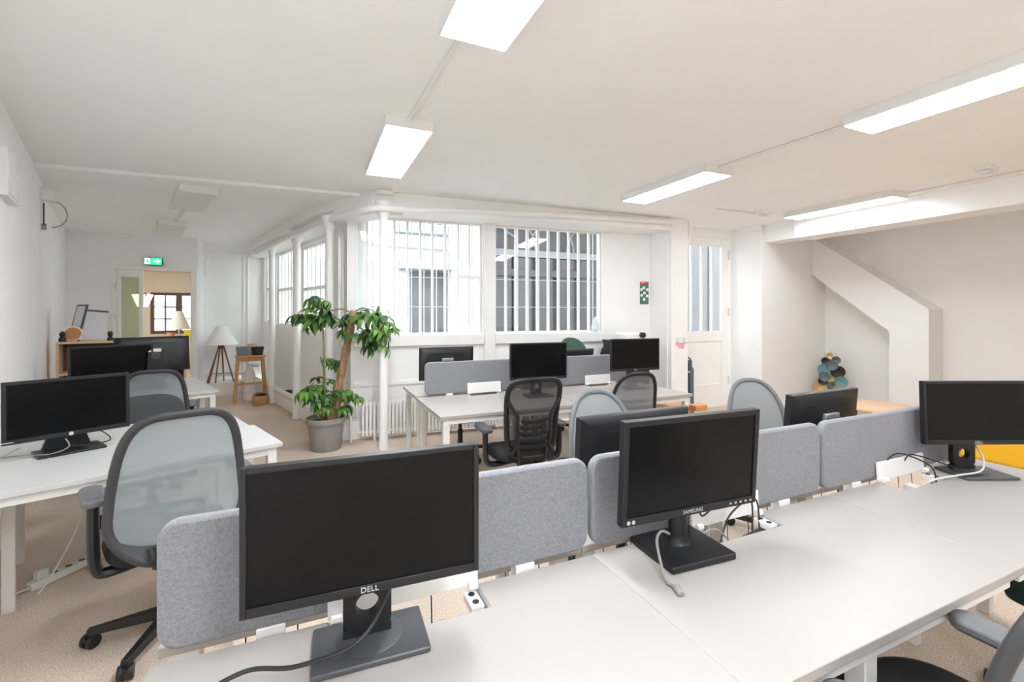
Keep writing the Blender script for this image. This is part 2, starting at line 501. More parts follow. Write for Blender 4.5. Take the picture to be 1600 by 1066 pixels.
# ------------------------------------------------------------------ windows
def bar_window(name, corner, d, nrm, width, z0, z1, thick, thin, rails, bars_off=0.13, cross=(), jamb=.035, rail_full=None):
    """corner: left end at the room face; d along, nrm outwards; thick = glazing bars, thin = iron bars outside"""
    rot = math.atan2(d[1], d[0])
    w = struct_empty(name, (corner[0], corner[1], 0), rot)
    # local: x along, y outward if nrm is +90deg else -y
    s = 1 if (d[0]*nrm[1] - d[1]*nrm[0]) > 0 else -1
    fy0, fy1 = sorted((s*.05, s*.09))
    g = G()
    g.box((0, fy0-.01, z0), (jamb, fy1+.01, z1)); g.box((width-jamb, fy0-.01, z0), (width, fy1+.01, z1))
    g.box((jamb, fy0-.01, z0), (width-jamb, fy1+.01, z0+.03)); g.box((jamb, fy0-.01, z1-.03), (width-jamb, fy1+.01, z1))
    obj('window_frame', g, 'white_paint', w, bevel=.004)
    edges = [jamb] + list(thick) + [width-jamb]
    me = G().box((-.0135, fy0, z0+.03), (.0135, fy1, z1-.03)).mesh('muntin')
    for x in thick: link(me, 'muntin', 'white_paint', w, loc=(x, 0, 0))
    for (a, b) in zip(edges[:-1], edges[1:]):
        yy = s*.07
        obj('pane', G().box((a+.008, yy-.002, z0+.03), (b-.008, yy+.002, z1-.03)), 'glass', w, smooth=False)
    for (xa, xb, z) in rails:
        obj('rail', G().box((xa, fy0-.008, z-.022), (xb, fy1+.008, z+.022)), 'white_paint', w, bevel=.003)
    yb = s*bars_off
    me2 = G().tube([(0,yb,z0-.02),(0,yb,z1+.02)], .0075, 8).mesh('iron_bar')
    for x in thin: link(me2, 'iron_bar', 'iron', w, loc=(x, 0, 0))
    for z in cross:
        obj('iron_crossbar', G().box((.0, yb-.004, z-.005), (width, yb+.004, z+.005)), 'iron', w)
    return w

d1 = Vector((1, -0.0718)).normalized(); n1 = Vector((0.0716, .9974))
def xs_to_local(xs, x0): return [(x-x0)*1.0026 for x in xs]
X0 = .49
bar_window('window_1', dp(X0), d1, n1, 2.035-X0, 1.20, 2.633,
           xs_to_local([.625, .80, .941, 1.098, 1.255, 1.405, 1.565, 1.732, 1.878], X0),
           xs_to_local([.533, .691, 1.002, 1.155, 1.31, 1.468, 1.622, 1.776, 1.933], X0),
           [(1.25, 1.53, 1.94)], cross=(1.555, 1.925), jamb=.02)
X0 = 2.205
bar_window('window_2', dp(X0), d1, n1, 3.80-X0, 1.20, 2.633,
           xs_to_local([2.377, 2.52, 2.68, 2.83, 2.991, 3.144, 3.304, 3.455, 3.619], X0),
           xs_to_local([2.255, 2.41, 2.57, 2.725, 2.88, 3.03, 3.18, 3.335, 3.485, 3.635, 3.72], X0),
           [], cross=(1.555, 1.925, 2.25), jamb=.02)
for i, (a, b, z0, z1) in enumerate(CW):
    L = (b-a)/KD.y
    c = kp(a, .22)
    k = 5 if L > 1 else 2
    bar_window('window_%d' % (3+i), c, KD, KN, L, z0, z1, [L*(j+1)/(k+1) for j in range(k)], [L*(j+.5)/(k+1) for j in range(k+1)],
               [(.03, L-.03, z0+.63)], cross=(z0+.31, z0+.98))
c = kp(6.10, .22)
bar_window('window_6', c, KD, KN, .10/KD.y, 1.2, 2.5, [], [], [(.02, .08, 1.83)], jamb=.012)

# door 1: glazed frame in the far wall: side panel on the left, open passage on the right
d = struct_empty('door_1', (0, 0, 0))
g = G(); ft = 2.235
g.box((-2.90, 9.30, 0), (-2.855, 9.42, ft)); g.box((-1.845, 9.30, 0), (-1.755, 9.42, ft)); g.box((-2.855, 9.30, 2.185), (-1.845, 9.42, ft))
obj('door_frame', g, 'white_paint', d, bevel=.005)
g = G(); g.box((-2.845, 9.335, 0), (-2.79, 9.375, 2.18)); g.box((-2.56, 9.335, 0), (-2.505, 9.375, 2.18)); g.box((-2.79, 9.335, 2.06), (-2.56, 9.375, 2.18)); g.box((-2.79, 9.335, 0), (-2.56, 9.375, .55))
lf = obj('door_leaf', g, 'white_paint', d, bevel=.005)
obj('pane', G().box((-2.79, 9.353, .55), (-2.56, 9.357, 2.06)), 'glass_green', lf, smooth=False)
obj('handle', G().tube([(-2.53, 9.33, 1.02), (-2.53, 9.28, 1.02), (-2.62, 9.28, 1.02)], .009, 8), 'black_plastic', lf)
for z in (.4, 1.35, 1.85):
    obj('hinge', G().tube([(-2.857, 9.29, z), (-2.857, 9.29, z+.11)], .010, 8), 'iron', d)

# door 2: tall boarded door with four narrow panes, between pillar and right wall
d = struct_empty('door_2')
DY = 5.30
g = G(); g.box((5.02, DY-.012, .03), (6.13, DY+.03, .20)); g.box((5.02, DY-.012, .20), (5.14, DY+.03, 2.655)); g.box((5.99, DY-.012, .20), (6.13, DY+.03, 2.655))
g.box((5.14, DY-.012, 1.03), (5.99, DY+.03, 1.19)); g.box((5.14, DY-.012, 2.52), (5.99, DY+.03, 2.655)); g.box((5.14, DY-.012, .20), (5.99, DY+.03, .36))
obj('door_leaf', g, 'white_paint', d, bevel=.004)
obj('door_panel', G().box((5.14, DY+.004, .36), (5.99, DY+.028, 1.03)), 'white_paint', d)
xs = [5.14, 5.36, 5.575, 5.79, 5.99]
for a, b in zip(xs[:-1], xs[1:]): obj('pane', G().box((a+.012, DY+.008, 1.19), (b-.012, DY+.012, 2.52)), 'glass', d, smooth=False)
for x in xs[1:-1]: obj('muntin', G().box((x-.017, DY-.008, 1.19), (x+.017, DY+.026, 2.52)), 'white_paint', d, bevel=.003)
for z in (.33, 1.42, 2.33): obj('hinge', G().tube([(6.135, DY-.02, z), (6.135, DY-.02, z+.14)], .013, 8), 'iron', d)
obj('latch', G().box((5.04, DY-.035, 1.06), (5.20, DY-.012, 1.11)).tube([(5.17, DY-.03, 1.085), (5.17, DY-.06, 1.085), (5.07, DY-.06, 1.085)], .008, 8), 'iron', d)
# sheet-metal shutter seen behind the panes of that door
g = G()
for i in range(12): g.box((5.2+.23*i, 6.75 - .02*(i % 2), -.15), (5.2+.23*(i+1), 6.80, 3.1))
tag(obj('metal_shutter', g, 'metal_sheet', smooth=False), 'grey metal shutter behind the narrow panes of the tall white door', 'shutter')

# ------------------------------------------------------------------ courtyard and neighbouring room
struct('ground', G().prism([(-1.62, 10.45), (-.6,10.3), (.75, 5.85), (12, 5.5), (12, 14), (-1.62, 14)], -.25, -.15), 'paving', smooth=False)
def fac(px_x, z): return px_x, z
FB = thing('courtyard_building', 'bright white courtyard building with dark doorway outside left barred window', 'building', (0, 11.6, 0))
obj('wall', G().box((-1.62, 0, -.2), (4.75, .3, 4.6)), 'facade_white', FB, smooth=False)
# x on the facade plane for a pixel column p:  x = 11.6*(.405+.914a)/(.914-.405a)
def fx(p, Y=11.6):
    a = (p-800)/714.0
    return Y*(.4051+.9143*a)/(.9143-.4051*a)
def fz(p, y, Y=11.6):
    a = (p-800)/714.0
    return 1.48 + (488.7-y)/714.0*Y/(.9143-.4051*a)
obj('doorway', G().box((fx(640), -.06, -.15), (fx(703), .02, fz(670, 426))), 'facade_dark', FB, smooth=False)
obj('canopy', G().box((fx(620), -.55, fz(660, 424)), (fx(704), .02, fz(660, 414))), 'facade_grey', FB, bevel=.02)
obj('ledge', G().box((fx(611), -.30, fz(660, 368)), (fx(713), .02, fz(660, 359))), 'facade_grey', FB, bevel=.02)
for (a, b) in ((627, 656), (664, 694)):
    wi = obj('window', G().box((fx(a), -.05, fz(660, 353)), (fx(b), .02, fz(660, 310))), 'facade_white', FB)
    w_ = (fx(b)-fx(a))
    for j in range(2):
        x0 = fx(a)+.06+j*w_/2
        obj('pane', G().box((x0, -.07, fz(660, 350)), (x0+w_/2-.12, -.04, fz(660, 312))), 'facade_dark', wi)
obj('gutter', G().tube([(fx(545), -.06, fz(640, 386)), (fx(755), -.06, fz(640, 389))], .03, 8), 'facade_grey', FB)
# grey shuttered band seen through the corridor windows
bnd = obj('shutter_band', G().box((-1.6, -.08, 1.9), (.35, .02, 2.72)), 'facade_grey', FB, smooth=False)
for i in range(5): obj('slat', G().box((-1.58+.39*i, -.10, 1.92), (-1.25+.39*i, -.07, 2.70)), 'facade_dark' if i % 2 else 'facade_grey', bnd)

DBY = 8.6
DB = thing('dark_porch', 'dark courtyard porch with white arched ironwork outside right barred window', 'porch', (0, DBY, 0))
xa, xb = fx(762, DBY), fx(1010, DBY)
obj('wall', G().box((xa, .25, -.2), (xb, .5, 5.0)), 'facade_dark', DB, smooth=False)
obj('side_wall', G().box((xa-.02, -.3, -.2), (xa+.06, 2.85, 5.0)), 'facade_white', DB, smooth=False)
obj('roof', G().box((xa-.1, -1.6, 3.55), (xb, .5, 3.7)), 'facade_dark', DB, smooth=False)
obj('transom', G().box((xa, .12, fz(850, 402, DBY)), (xb, .30, fz(850, 391, DBY))), 'facade_grey', DB, bevel=.01)
zt = fz(850, 392, DBY)
for (cx, r) in ((fx(800, DBY), .62), (fx(868, DBY), .55), (fx(925, DBY), .55)):
    obj('arch', G().tube([(cx + r*math.cos(PI*k/16), .16, zt + r*1.15*math.sin(PI*k/16)) for k in range(17)], .020, 8), 'facade_grey', DB)
obj('brace', G().tube([(fx(783, DBY), .16, fz(783, 350, DBY)), (fx(808, DBY), .16, fz(808, 368, DBY))], .022, 8), 'facade_grey', DB)
for p in (790, 822, 856, 890, 925):
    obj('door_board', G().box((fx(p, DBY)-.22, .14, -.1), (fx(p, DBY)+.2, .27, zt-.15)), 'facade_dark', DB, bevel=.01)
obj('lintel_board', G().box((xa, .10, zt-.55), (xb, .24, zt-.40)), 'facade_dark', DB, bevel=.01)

# neighbouring room behind the glazed door
g = G(); g.box((-5.2, 9.47, -.05), (-1.862, 14.1, 0)); struct('floor.001', g, 'carpet', smooth=False)
struct('ceiling.002', G().box((-5.2, 9.47, 2.5), (-1.862, 14.1, 2.58)), 'wall_beige', smooth=False)
g = G(); g.box((-5.2, 14.0, 0), (-3.60, 14.12, 2.5)); g.box((-2.42, 14.0, 0), (-1.862, 14.12, 2.5)); g.box((-3.60, 14.0, 0), (-2.42, 14.12, .95)); g.box((-3.60, 14.0, 1.98), (-2.42, 14.12, 2.5))
g.box((-1.875, 9.44, 0), (-1.862, 14.1, 2.5)); g.box((-5.3, 9.47, 0), (-5.2, 14.1, 2.5))
struct('wall_next_room', g, 'wall_beige', smooth=False)
w = struct_empty('window_7', (-3.60, 14.0, 0))
g = G(); g.box((0, -.03, .95), (.07, .05, 1.98)); g.box((1.11, -.03, .95), (1.18, .05, 1.98)); g.box((.07, -.03, .95), (1.11, .05, 1.03)); g.box((.07, -.03, 1.91), (1.11, .05, 1.98)); g.box((.52, -.03, 1.03), (.64, .05, 1.91))
obj('window_frame', g, 'brown_frame', w, bevel=.004)
for x in (.295, .87): obj('muntin', G().box((x-.012, -.015, 1.03), (x+.012, .03, 1.91)), 'brown_frame', w)
for z in (1.32, 1.62): 
    obj('muntin', G().box((.07, -.015, z-.012), (.52, .03, z+.012)), 'brown_frame', w)
    obj('muntin', G().box((.64, -.015, z-.012), (1.11, .03, z+.012)), 'brown_frame', w)
for (a, b) in ((.07, .52), (.64, 1.11)): obj('pane', G().box((a, .008, 1.03), (b, .012, 1.91)), 'glass', w, smooth=False)
OB = thing('street_building', 'pale building seen far away through the brown window', 'building', (-4, 20, 0))
obj('wall', G().box((-6, 0, -1), (5, .3, 3.4)), 'facade_white', OB, smooth=False)
for i in range(9):
    wi = obj('window', G().box((-5.2+1.1*i, -.06, .5), (-4.6+1.1*i, .02, 1.9)), 'facade_grey', OB)
    obj('pane', G().box((-5.12+1.1*i, -.08, .6), (-4.68+1.1*i, -.05, 1.8)), 'facade_dark', wi)
emit('lamp_next', (255, 250, 240), 3.6)
t = thing('ceiling_light', 'small lit ceiling panel in the room beyond the glazed door', 'light', (-2.95, 12.4, 2.5))
obj('housing', G().box((-.62, -.16, -.06), (.62, .16, 0)), 'fixture', t, bevel=.003)
obj('diffuser', G().box((-.6, -.14, -.064), (.6, .14, -.058)), 'lamp_next', t, smooth=False)
t = thing('pendant_lamp', 'red and white glass pendant lamp hanging in the far room', 'lamp', (-3.12, 11.6, -.10))
obj('cord', G().tube([(0,0,2.0),(0,0,2.6)], .006, 6), 'cable_black', t)
emit('opal_glow', (255, 236, 230), .55)
for k in range(10):
    a = 2*PI*k/10
    M = Matrix.Translation((.13*math.cos(a), .13*math.sin(a), 1.86)) @ Matrix.Rotation(a, 4, 'Z') @ Matrix.Rotation(.35, 4, 'Y')
    obj('glass_petal', G().box((-.012, -.035, -.17), (.012, .035, .10), M), 'opal_glow', t, bevel=.006)
obj('cap', G().lathe([(.02,2.02),(.09,1.99),(.13,1.93),(.10,1.90)], 20), 'opal_red', t)
t = thing('side_table', 'small table with white top beyond the far doorway', 'table', (-2.35, 11.4, 0))
obj('tabletop', G().box((-.35,-.3,.92), (.35,.3,.96)), 'desk_white', t, bevel=.004)
for sx in (-.3,.3):
    for sy in (-.25,.25): obj('leg', G().tube([(sx,sy,0),(sx,sy,.92)], .018, 8), 'black_plastic', t)
t = thing('table_lamp', 'white paper lampshade on the table beyond the far doorway', 'lamp', (-2.45, 11.35, .96))
obj('shade', G().lathe([(.20,.18),(.06,.55)], 24), 'shade', t); obj('base', G().lathe([(.06,0),(.06,.02),(.015,.04),(.015,.2)], 16), 'white_paint', t)
tag(obj('yellow_box', G().box((-.07,-.05,0),(.07,.05,.17)), 'paper_yellow', loc=(-2.26,11.22,.96), bevel=.004), 'yellow box in front of the white paper lampshade in far room', 'box')
tag(obj('orange_pot', G().lathe([(.05,0),(.07,.12),(.062,.12),(.05,.03)], 16), 'wood_orange', loc=(-2.55,11.18,.96)), 'orange pot below the white paper lampshade in far room', 'pot')

# ------------------------------------------------------------------ columns, pipes
def column(p, r, label, ztop=2.56):
    t = thing('column', label, 'column', (p[0], p[1], 0), group='slim white iron columns')
    obj('shaft', G().lathe([(r*1.12,0),(r*1.12,.04),(r,.07),(r*.92,ztop-.12)], 20), 'pipe_paint', t)
    obj('capital', G().lathe([(r*.92,ztop-.12),(r*1.25,ztop-.07),(r*1.5,ztop),(r*1.9,ztop+.03),(r*1.9,ztop+.06)], 20), 'pipe_paint', t)
column((.735, 5.10), .048, 'slim white column right of the leafy potted plant', 2.62)
column((.215, 5.80), .048, 'slim white column directly behind the leafy potted plant')
column((-.165, 7.08), .052, 'slim white column halfway along the corridor windows')
column((-.565, 8.44), .050, 'slim white column farthest along the corridor, past the stool')
tag(obj('column_plate', G().box((.645,5.0,2.75),(.825,5.2,CEIL)), 'pipe_paint', bevel=.02), 'white bracket plate between ceiling and the nearest column', 'bracket')
pth = [(4.60, 4.895, 2.735), (3.06, 4.96, 2.70), (1.87, 5.01, 2.655), (1.1, 5.03, 2.61), (.80, 5.02, 2.60), (.66, 5.03, 2.595), (.52, 5.16, 2.585), (.40, 5.42, 2.575), (.165, 5.9, 2.565), (-.23, 7.05, 2.545), (-.63, 8.4, 2.53), (-.94, 9.5, 2.52)]
tag(obj('heating_pipe', G().tube(bez(pth, 5), .036, 12), 'pipe_paint'), 'thick white pipe bending round the corner below the ceiling beams', 'pipe')
tag(obj('heating_pipe', G().tube(bez([kp(9.75, .02)+(.245,), kp(8, .02)+(.235,), kp(6.55, .02)+(.225,), kp(6.05, .02)+(.22,)], 4), .036, 12), 'pipe_paint'), 'long white heating pipe running low along the corridor kerb', 'pipe')
tag(obj('heating_pipe', G().tube(bez([(-1.68, 9.68, 2.12), (-1.68, 9.68, 2.40), (-1.60, 9.69, 2.50), (-1.35, 9.74, 2.52), (-1.02, 9.82, 2.54), (-.95, 9.75, 2.53)], 6), .034, 10), 'pipe_paint'), 'white pipe with a downturned end high on the recess wall', 'pipe')
tag(obj('heating_pipe', G().tube(bez([(-1.06, 9.80, 2.52), (-1.06, 9.80, 1.0), (-1.06, 9.80, .62), (-1.02, 9.76, .52), (-.93, 9.70, .5), (-.86, 9.62, .5)], 6), .030, 10), 'pipe_paint'), 'vertical white pipe in the corner behind stool, bending at its foot', 'pipe')
tag(obj('heating_pipe', G().tube([(-1.14, 9.83, .24), (-1.14, 9.83, 2.53)], .018, 10), 'pipe_paint'), 'thin straight white pipe beside the corner pipe behind stool', 'pipe')
tag(obj('heating_pipe', G().tube([(-1.72, 9.62, .36), (-1.08, 9.78, .36)], .028, 10), 'pipe_paint'), 'short white horizontal pipe low behind the tripod lamp', 'pipe')
tag(obj('heating_pipe', G().tube(bez([(.30, 5.98, 2.5), (.36, 5.93, 2.42), (.37, 5.92, 2.2), (.37, 5.92, .25)], 5), .020, 10), 'pipe_paint'), 'thin vertical pipe on the pier behind the plant', 'pipe')
tag(obj('heating_pipe', G().tube(bez([(5.02, 5.0, 2.80), (5.02, 5.0, 2.62), (5.0, 5.02, 2.52), (4.93, 5.06, 2.46)], 5), .035, 10), 'pipe_paint'), 'short curved white pipe at the top of the pillar beside door', 'pipe')

# radiator under the barred windows
t = thing('radiator', 'long white sectional radiator below the barred windows', 'radiator', (.54, 5.50, 0), -.0716)
me = G().prism(rrect(.030, .10, .013, 3), .07, .45).mesh('section')
for k in range(44): link(me, 'section', 'white_paint', t, loc=(.02+.042*k, 0, 0))
obj('header_pipe', G().tube([(-.03,0,.415),(1.88,0,.415)], .018, 8).tube([(-.03,0,.105),(1.88,0,.105)], .018, 8), 'white_paint', t)
for x in (.15, 1.0, 1.75): obj('foot', G().box((x-.012,-.045,0),(x+.012,.045,.08)), 'white_paint', t, bevel=.003)
obj('valve', G().lathe([(.018,0),(.018,.03),(.012,.04),(.02,.05),(.02,.08)], 12, c=(-.05,0,.40)), 'white_paint', t)
obj('feed_pipe', G().tube(bez([(-.03,0,.415),(-.09,0,.415),(-.11,0,.36),(-.11,0,0.0)], 4), .012, 8), 'white_paint', t)

# ------------------------------------------------------------------ ceiling lights
def ceiling_light(x0, x1, y0, y1, label, on=True, z=CEIL, cell=0, rot=0.0, drop=.07, em='lamp_on'):
    cx, cy = (x0+x1)/2, (y0+y1)/2; w, l = x1-x0, y1-y0
    t = thing('ceiling_light', label, 'light', (cx, cy, z), rot, group='white ceiling light panels')
    g = G(); g.box((-w/2, -l/2, -drop), (w/2, l/2, 0))
    obj('housing', g, 'fixture', t, bevel=.003)
    obj('diffuser', G().box((-w/2+.012, -l/2+.012, -drop-.003), (w/2-.012, l/2-.012, -drop+.004)), em if on else 'lamp_off', t, smooth=False)
    return t
ceiling_light(.535, .86, .84, 2.02, 'lit ceiling panel nearest the camera, cut by the top of photo', em='lamp_on_rear')
ceiling_light(.46, .785, 3.11, 4.31, 'lit ceiling panel above the bench by the slim column')
ceiling_light(3.20, 3.535, 3.0, 4.19, 'lit ceiling panel hanging in the middle before the window wall beam', em='lamp_on_mid')
ceiling_light(3.27, 3.60, .72, 1.91, 'long lit ceiling panel at the upper right edge of the photo', em='lamp_on_mid')
ceiling_light(5.72, 6.02, 2.82, 4.06, 'lit ceiling panel tight beside the right alcove beam', em='lamp_on_mid')
ceiling_light(.56, .885, -1.44, -.26, 'added lit ceiling panel, unseen behind the camera, continuing the left row', em='lamp_on_rear')  # unseen panel, added to brighten the left wall and near desk
ceiling_light(3.30, 3.63, -1.56, -.38, 'added lit ceiling panel, unseen behind the camera, continuing the middle row', em='lamp_on_mid')  # unseen panel, added for more light at the near end
ceiling_light(-1.34, -1.02, 5.50, 6.58, 'unlit larger ceiling panel in the corridor, nearer one', on=False, z=CEIL-.035, rot=.29)
ceiling_light(-2.05, -1.73, 7.7, 8.9, 'unlit small ceiling panel in the corridor, farther one', on=False, z=CEIL-.035, rot=.26)
def conduit(a, b, label, r=.010, z=CEIL-.012):
    tag(obj('cable_conduit', G().tube([(a[0],a[1],z),(b[0],b[1],z)], r, 8, flat=1.3), 'fixture'), label, 'conduit')
conduit((.66, 2.02), (.62, 3.11), 'thin ceiling conduit joining the two nearest light panels')
conduit((3.43, 1.91), (3.37, 3.0), 'thin ceiling conduit joining the two middle light panels')
conduit((-1.32, 6.55), (-1.70, 7.72), 'thin ceiling conduit joining the two unlit corridor panels', z=CEIL-.05)
conduit((6.0, 2.82), (6.1, -.4), 'white ceiling conduit along the right alcove beam')
conduit((4.70, 4.22), (5.68, 4.22), 'short white ceiling conduit left of the round emergency unit')
def emergency(x, y, rot, label, w=.22):
    t = thing('emergency_light', label, 'emergency light', (x, y, CEIL), rot, group='emergency light units')
    obj('housing', G().prism(rrect(w, .12, .02), -.035, 0), 'fixture', t, bevel=.003)
    obj('lens', G().prism(rrect(w*.6, .07, .02), -.052, -.034), 'clear_plastic', t, bevel=.004)
emergency(5.62, 2.05, .1, 'emergency light unit on the ceiling beside the longest beam')
emergency(5.42, 4.12, .1, 'emergency light unit on the ceiling in front of the tall white door')

# ------------------------------------------------------------------ desks
def slab(x0, x1, y0, y1, slot=None, th=.024):
    g = G(); z1 = DESK; z0 = DESK-th
    if not slot: return g.box((x0,y0,z0),(x1,y1,z1))
    a, b, ys = slot
    pts = [(x0,y0),(x1,y0),(x1,y1),(b,y1),(b,ys),(a,ys),(a,y1),(x0,y1)]
    n = len(pts)
    vs = [(p[0],p[1],z0) for p in pts] + [(p[0],p[1],z1) for p in pts]
    tops = [(0,1,4,5),(1,2,3,4),(0,5,6,7)]
    fs = [tuple(n+i for i in f) for f in tops] + [tuple(reversed(f)) for f in tops] + [(i,(i+1)%n,n+(i+1)%n,n+i) for i in range(n)]
    return g.add(vs, fs)

def desk(label, loc, rot, w, dpt, legs=None, slot=None, group=None, x_in=.05, top='desk_white'):
    """local: x 0..w, y 0..dpt (front edge y=0)"""
    t = thing('desk', label, 'desk', (loc[0], loc[1], 0), rot, group)
    obj('tabletop', slab(0, w, 0, dpt, slot), top, t, bevel=.002)
    g = G(); z0, z1 = DESK-.065, DESK-.024
    g.box((.03,.02,z0),(w-.03,.05,z1)); g.box((.03,dpt-.16,z0),(w-.03,dpt-.13,z1)); g.box((.03,.05,z0),(.06,dpt-.16,z1)); g.box((w-.06,.05,z0),(w-.03,dpt-.16,z1))
    obj('frame', g, 'desk_frame', t, bevel=.002)
    for (lx, ly) in (legs or [(x_in,.045),(w-x_in,.045),(x_in,dpt-.06),(w-x_in,dpt-.06)]):
        obj('leg', G().box((lx-.024,ly-.024,0),(lx+.024,ly+.024,DESK-.024)), 'desk_frame', t, bevel=.003)
    return t

def flap(x0, x1, y, label, h=.085, rotz=0.0):
    """open white cable flap, outlet end piece and wire basket below the slot"""
    t = thing('cable_flap', label, 'cable flap', (x0, y, DESK), rotz, group='open cable flaps in desks')
    w = x1-x0
    obj('lid', G().box((0,-.006,.004),(w,.006,h)), 'white_paint', t, bevel=.002, rot=(-.06,0,0))
    for x in (.02, w-.02):
        obj('hinge', G().tube([(x-.012,-.018,.012),(x+.012,-.018,.012)], .011, 8), 'white_paint', t)
    obj('rim', G().box((0,-.108,-.03),(w,-.102,-.002)).box((w-.007,-.102,-.03),(w,0,-.001)).box((0,-.102,-.03),(.007,0,-.001)), 'silver', t, bevel=.001)
    oc = obj('outlet', G().box((w-.045,-.085,-.028),(w-.010,-.012,-.004)), 'white_paint', t, bevel=.003)
    for k in range(2): obj('socket', G().lathe([(.009,0),(.009,.002)], 12, c=(w-.028,-.065+.034*k,-.004)), 'black_plastic', oc)
    return t

def basket(x0, x1, y0, y1, label, zb=.52):
    t = thing('wire_basket', label, 'wire basket', (x0, y0, 0), group='wire cable baskets under the desks')
    g = G(); n = int((x1-x0)/.12)
    for k in range(n+1):
        x = (x1-x0)*k/n
        g.tube([(x,0,DESK-.07),(x,.01,zb),(x,y1-y0-.01,zb),(x,y1-y0,DESK-.07)], .0022, 5)
    g.tube([(0,0,zb+.1),(x1-x0,0,zb+.1)], .003, 5).tube([(0,y1-y0,zb+.1),(x1-x0,y1-y0,zb+.1)], .003, 5)
    obj('wires', g, 'black_plastic', t)

YF, YB = .62, 1.195
SL = YB-.108-YF
desk('white desk at left end of the front bench, under the largest monitor', (-.31, YF), 0, 1.1095, YB-YF, slot=(.35, .734, SL), legs=[(.06,.05),(1.04,.5),(.06,.5)])
desk('white middle desk of the front bench, bearing the square-based monitor', (.80, YF), 0, 1.1295, YB-YF, slot=(.405, .737, SL), legs=[(.42,.05),(.06,.5),(1.06,.5)])
desk('white desk at the right end of the front bench', (1.93, YF), 0, 1.19, YB-YF, slot=(.37, .73, SL), legs=[(.55,.53),(1.13,.05),(1.13,.5)])
for k, (x, w) in enumerate(((-.31, 1.107), (.80, 1.127), (1.93, 1.19))):
    desk(('white desk behind the felt dividers, left end of front bench', 'white desk behind the felt dividers, middle of front bench', 'white desk behind the felt dividers, right end of front bench')[k],
         (x+w, 1.83), PI, w, .58)
flap(.04, .424, 1.192, 'open white cable flap behind the largest monitor')
flap(1.205, 1.537, 1.192, 'open white cable flap with black cables behind square-based monitor')
flap(2.30, 2.66, 1.192, 'open white cable flap left of the round-holed right monitor stand')
basket(-.28, .72, 1.06, 1.40, 'black wire basket under left part of the front bench')
basket(.86, 1.86, 1.06, 1.40, 'black wire basket under middle part of the front bench')
basket(1.98, 3.0, 1.06, 1.40, 'black wire basket under right part of the front bench')

def divider(x0, x1, y, label, z0=.742, z1=1.026, th=.032):
    t = thing('desk_divider', label, 'divider', ((x0+x1)/2, y, 0), group='grey felt desk dividers')
    w, h = x1-x0, z1-z0
    M = Matrix.Translation((0, th/2, (z0+z1)/2)) @ RX90
    obj('felt_panel', G().prism(rrect(w, h, .045, 6), 0, th, M), 'felt', t, bevel=.009)
    for x in (-w*.3, w*.3): obj('clamp', G().box((x-.03,-.02,DESK-.055),(x+.03,.02,z0+.004)), 'white_paint', t, bevel=.002)
divider(-.302, .795, 1.222, 'grey felt divider at left end, behind the largest monitor')
divider(.808, 1.925, 1.222, 'grey felt divider in the middle, behind square-based monitor')
divider(1.940, 3.06, 1.222, 'grey felt divider at right end of the front bench')

# second bench (by the window wall)
desk('white desk of the rear bench with near left corner showing', (.86, 3.205), 0, 1.18, .815, slot=(.47, .80, .71))
desk('white desk of the rear bench at its right end, near side', (2.045, 3.18), 0, 1.19, .84, slot=(.56, .87, .735))
desk('white desk of the rear bench on radiator side, left half', (2.04, 4.70), PI, 1.17, .61)
desk('white desk of the rear bench on radiator side, right half', (3.23, 4.70), PI, 1.18, .61)
divider(.94, 2.07, 4.045, 'grey felt divider of the rear bench, left half', z1=1.034)
divider(2.08, 3.19, 4.045, 'grey felt divider of the rear bench, right half', z1=1.034)
flap(1.33, 1.66, 4.01, 'open white cable flap on the left desk of rear bench', h=.10)
flap(2.605, 2.915, 4.01, 'open white cable flap on the right desk of rear bench', h=.10)

# left bench by the left wall
LR = math.radians(20)
def lf2w(o, x, y, r=LR): return (o[0]+x*math.cos(r)-y*math.sin(r), o[1]+x*math.sin(r)+y*math.cos(r))
LO = (-.142, 2.957)
p = lf2w(LO, -1.275, 0)
desk('white desk along the left wall, nearer half, bearing a monitor', p, LR, 1.275, .578, top='desk_cool_lifted', legs=[(.17,.53),(1.225,.04),(1.225,.53)])
p = lf2w(LO, -1.235, .588)
desk('white desk along the left wall, farther half of nearer pair', p, LR, 1.205, .578, top='desk_cool_lifted', legs=[(.13,.54),(1.15,.04),(1.15,.53)])
FO = (-.80, 5.20)
p = lf2w(FO, -1.2, 0)
desk('white desk of the far left pair, with a bare corner', p, LR, 1.2, .60, top='desk_cool_lifted')
p = lf2w(FO, -1.2, .605)
desk('white desk of the far left pair, nearest the bookcase', p, LR, 1.2, .60, top='desk_cool_lifted')

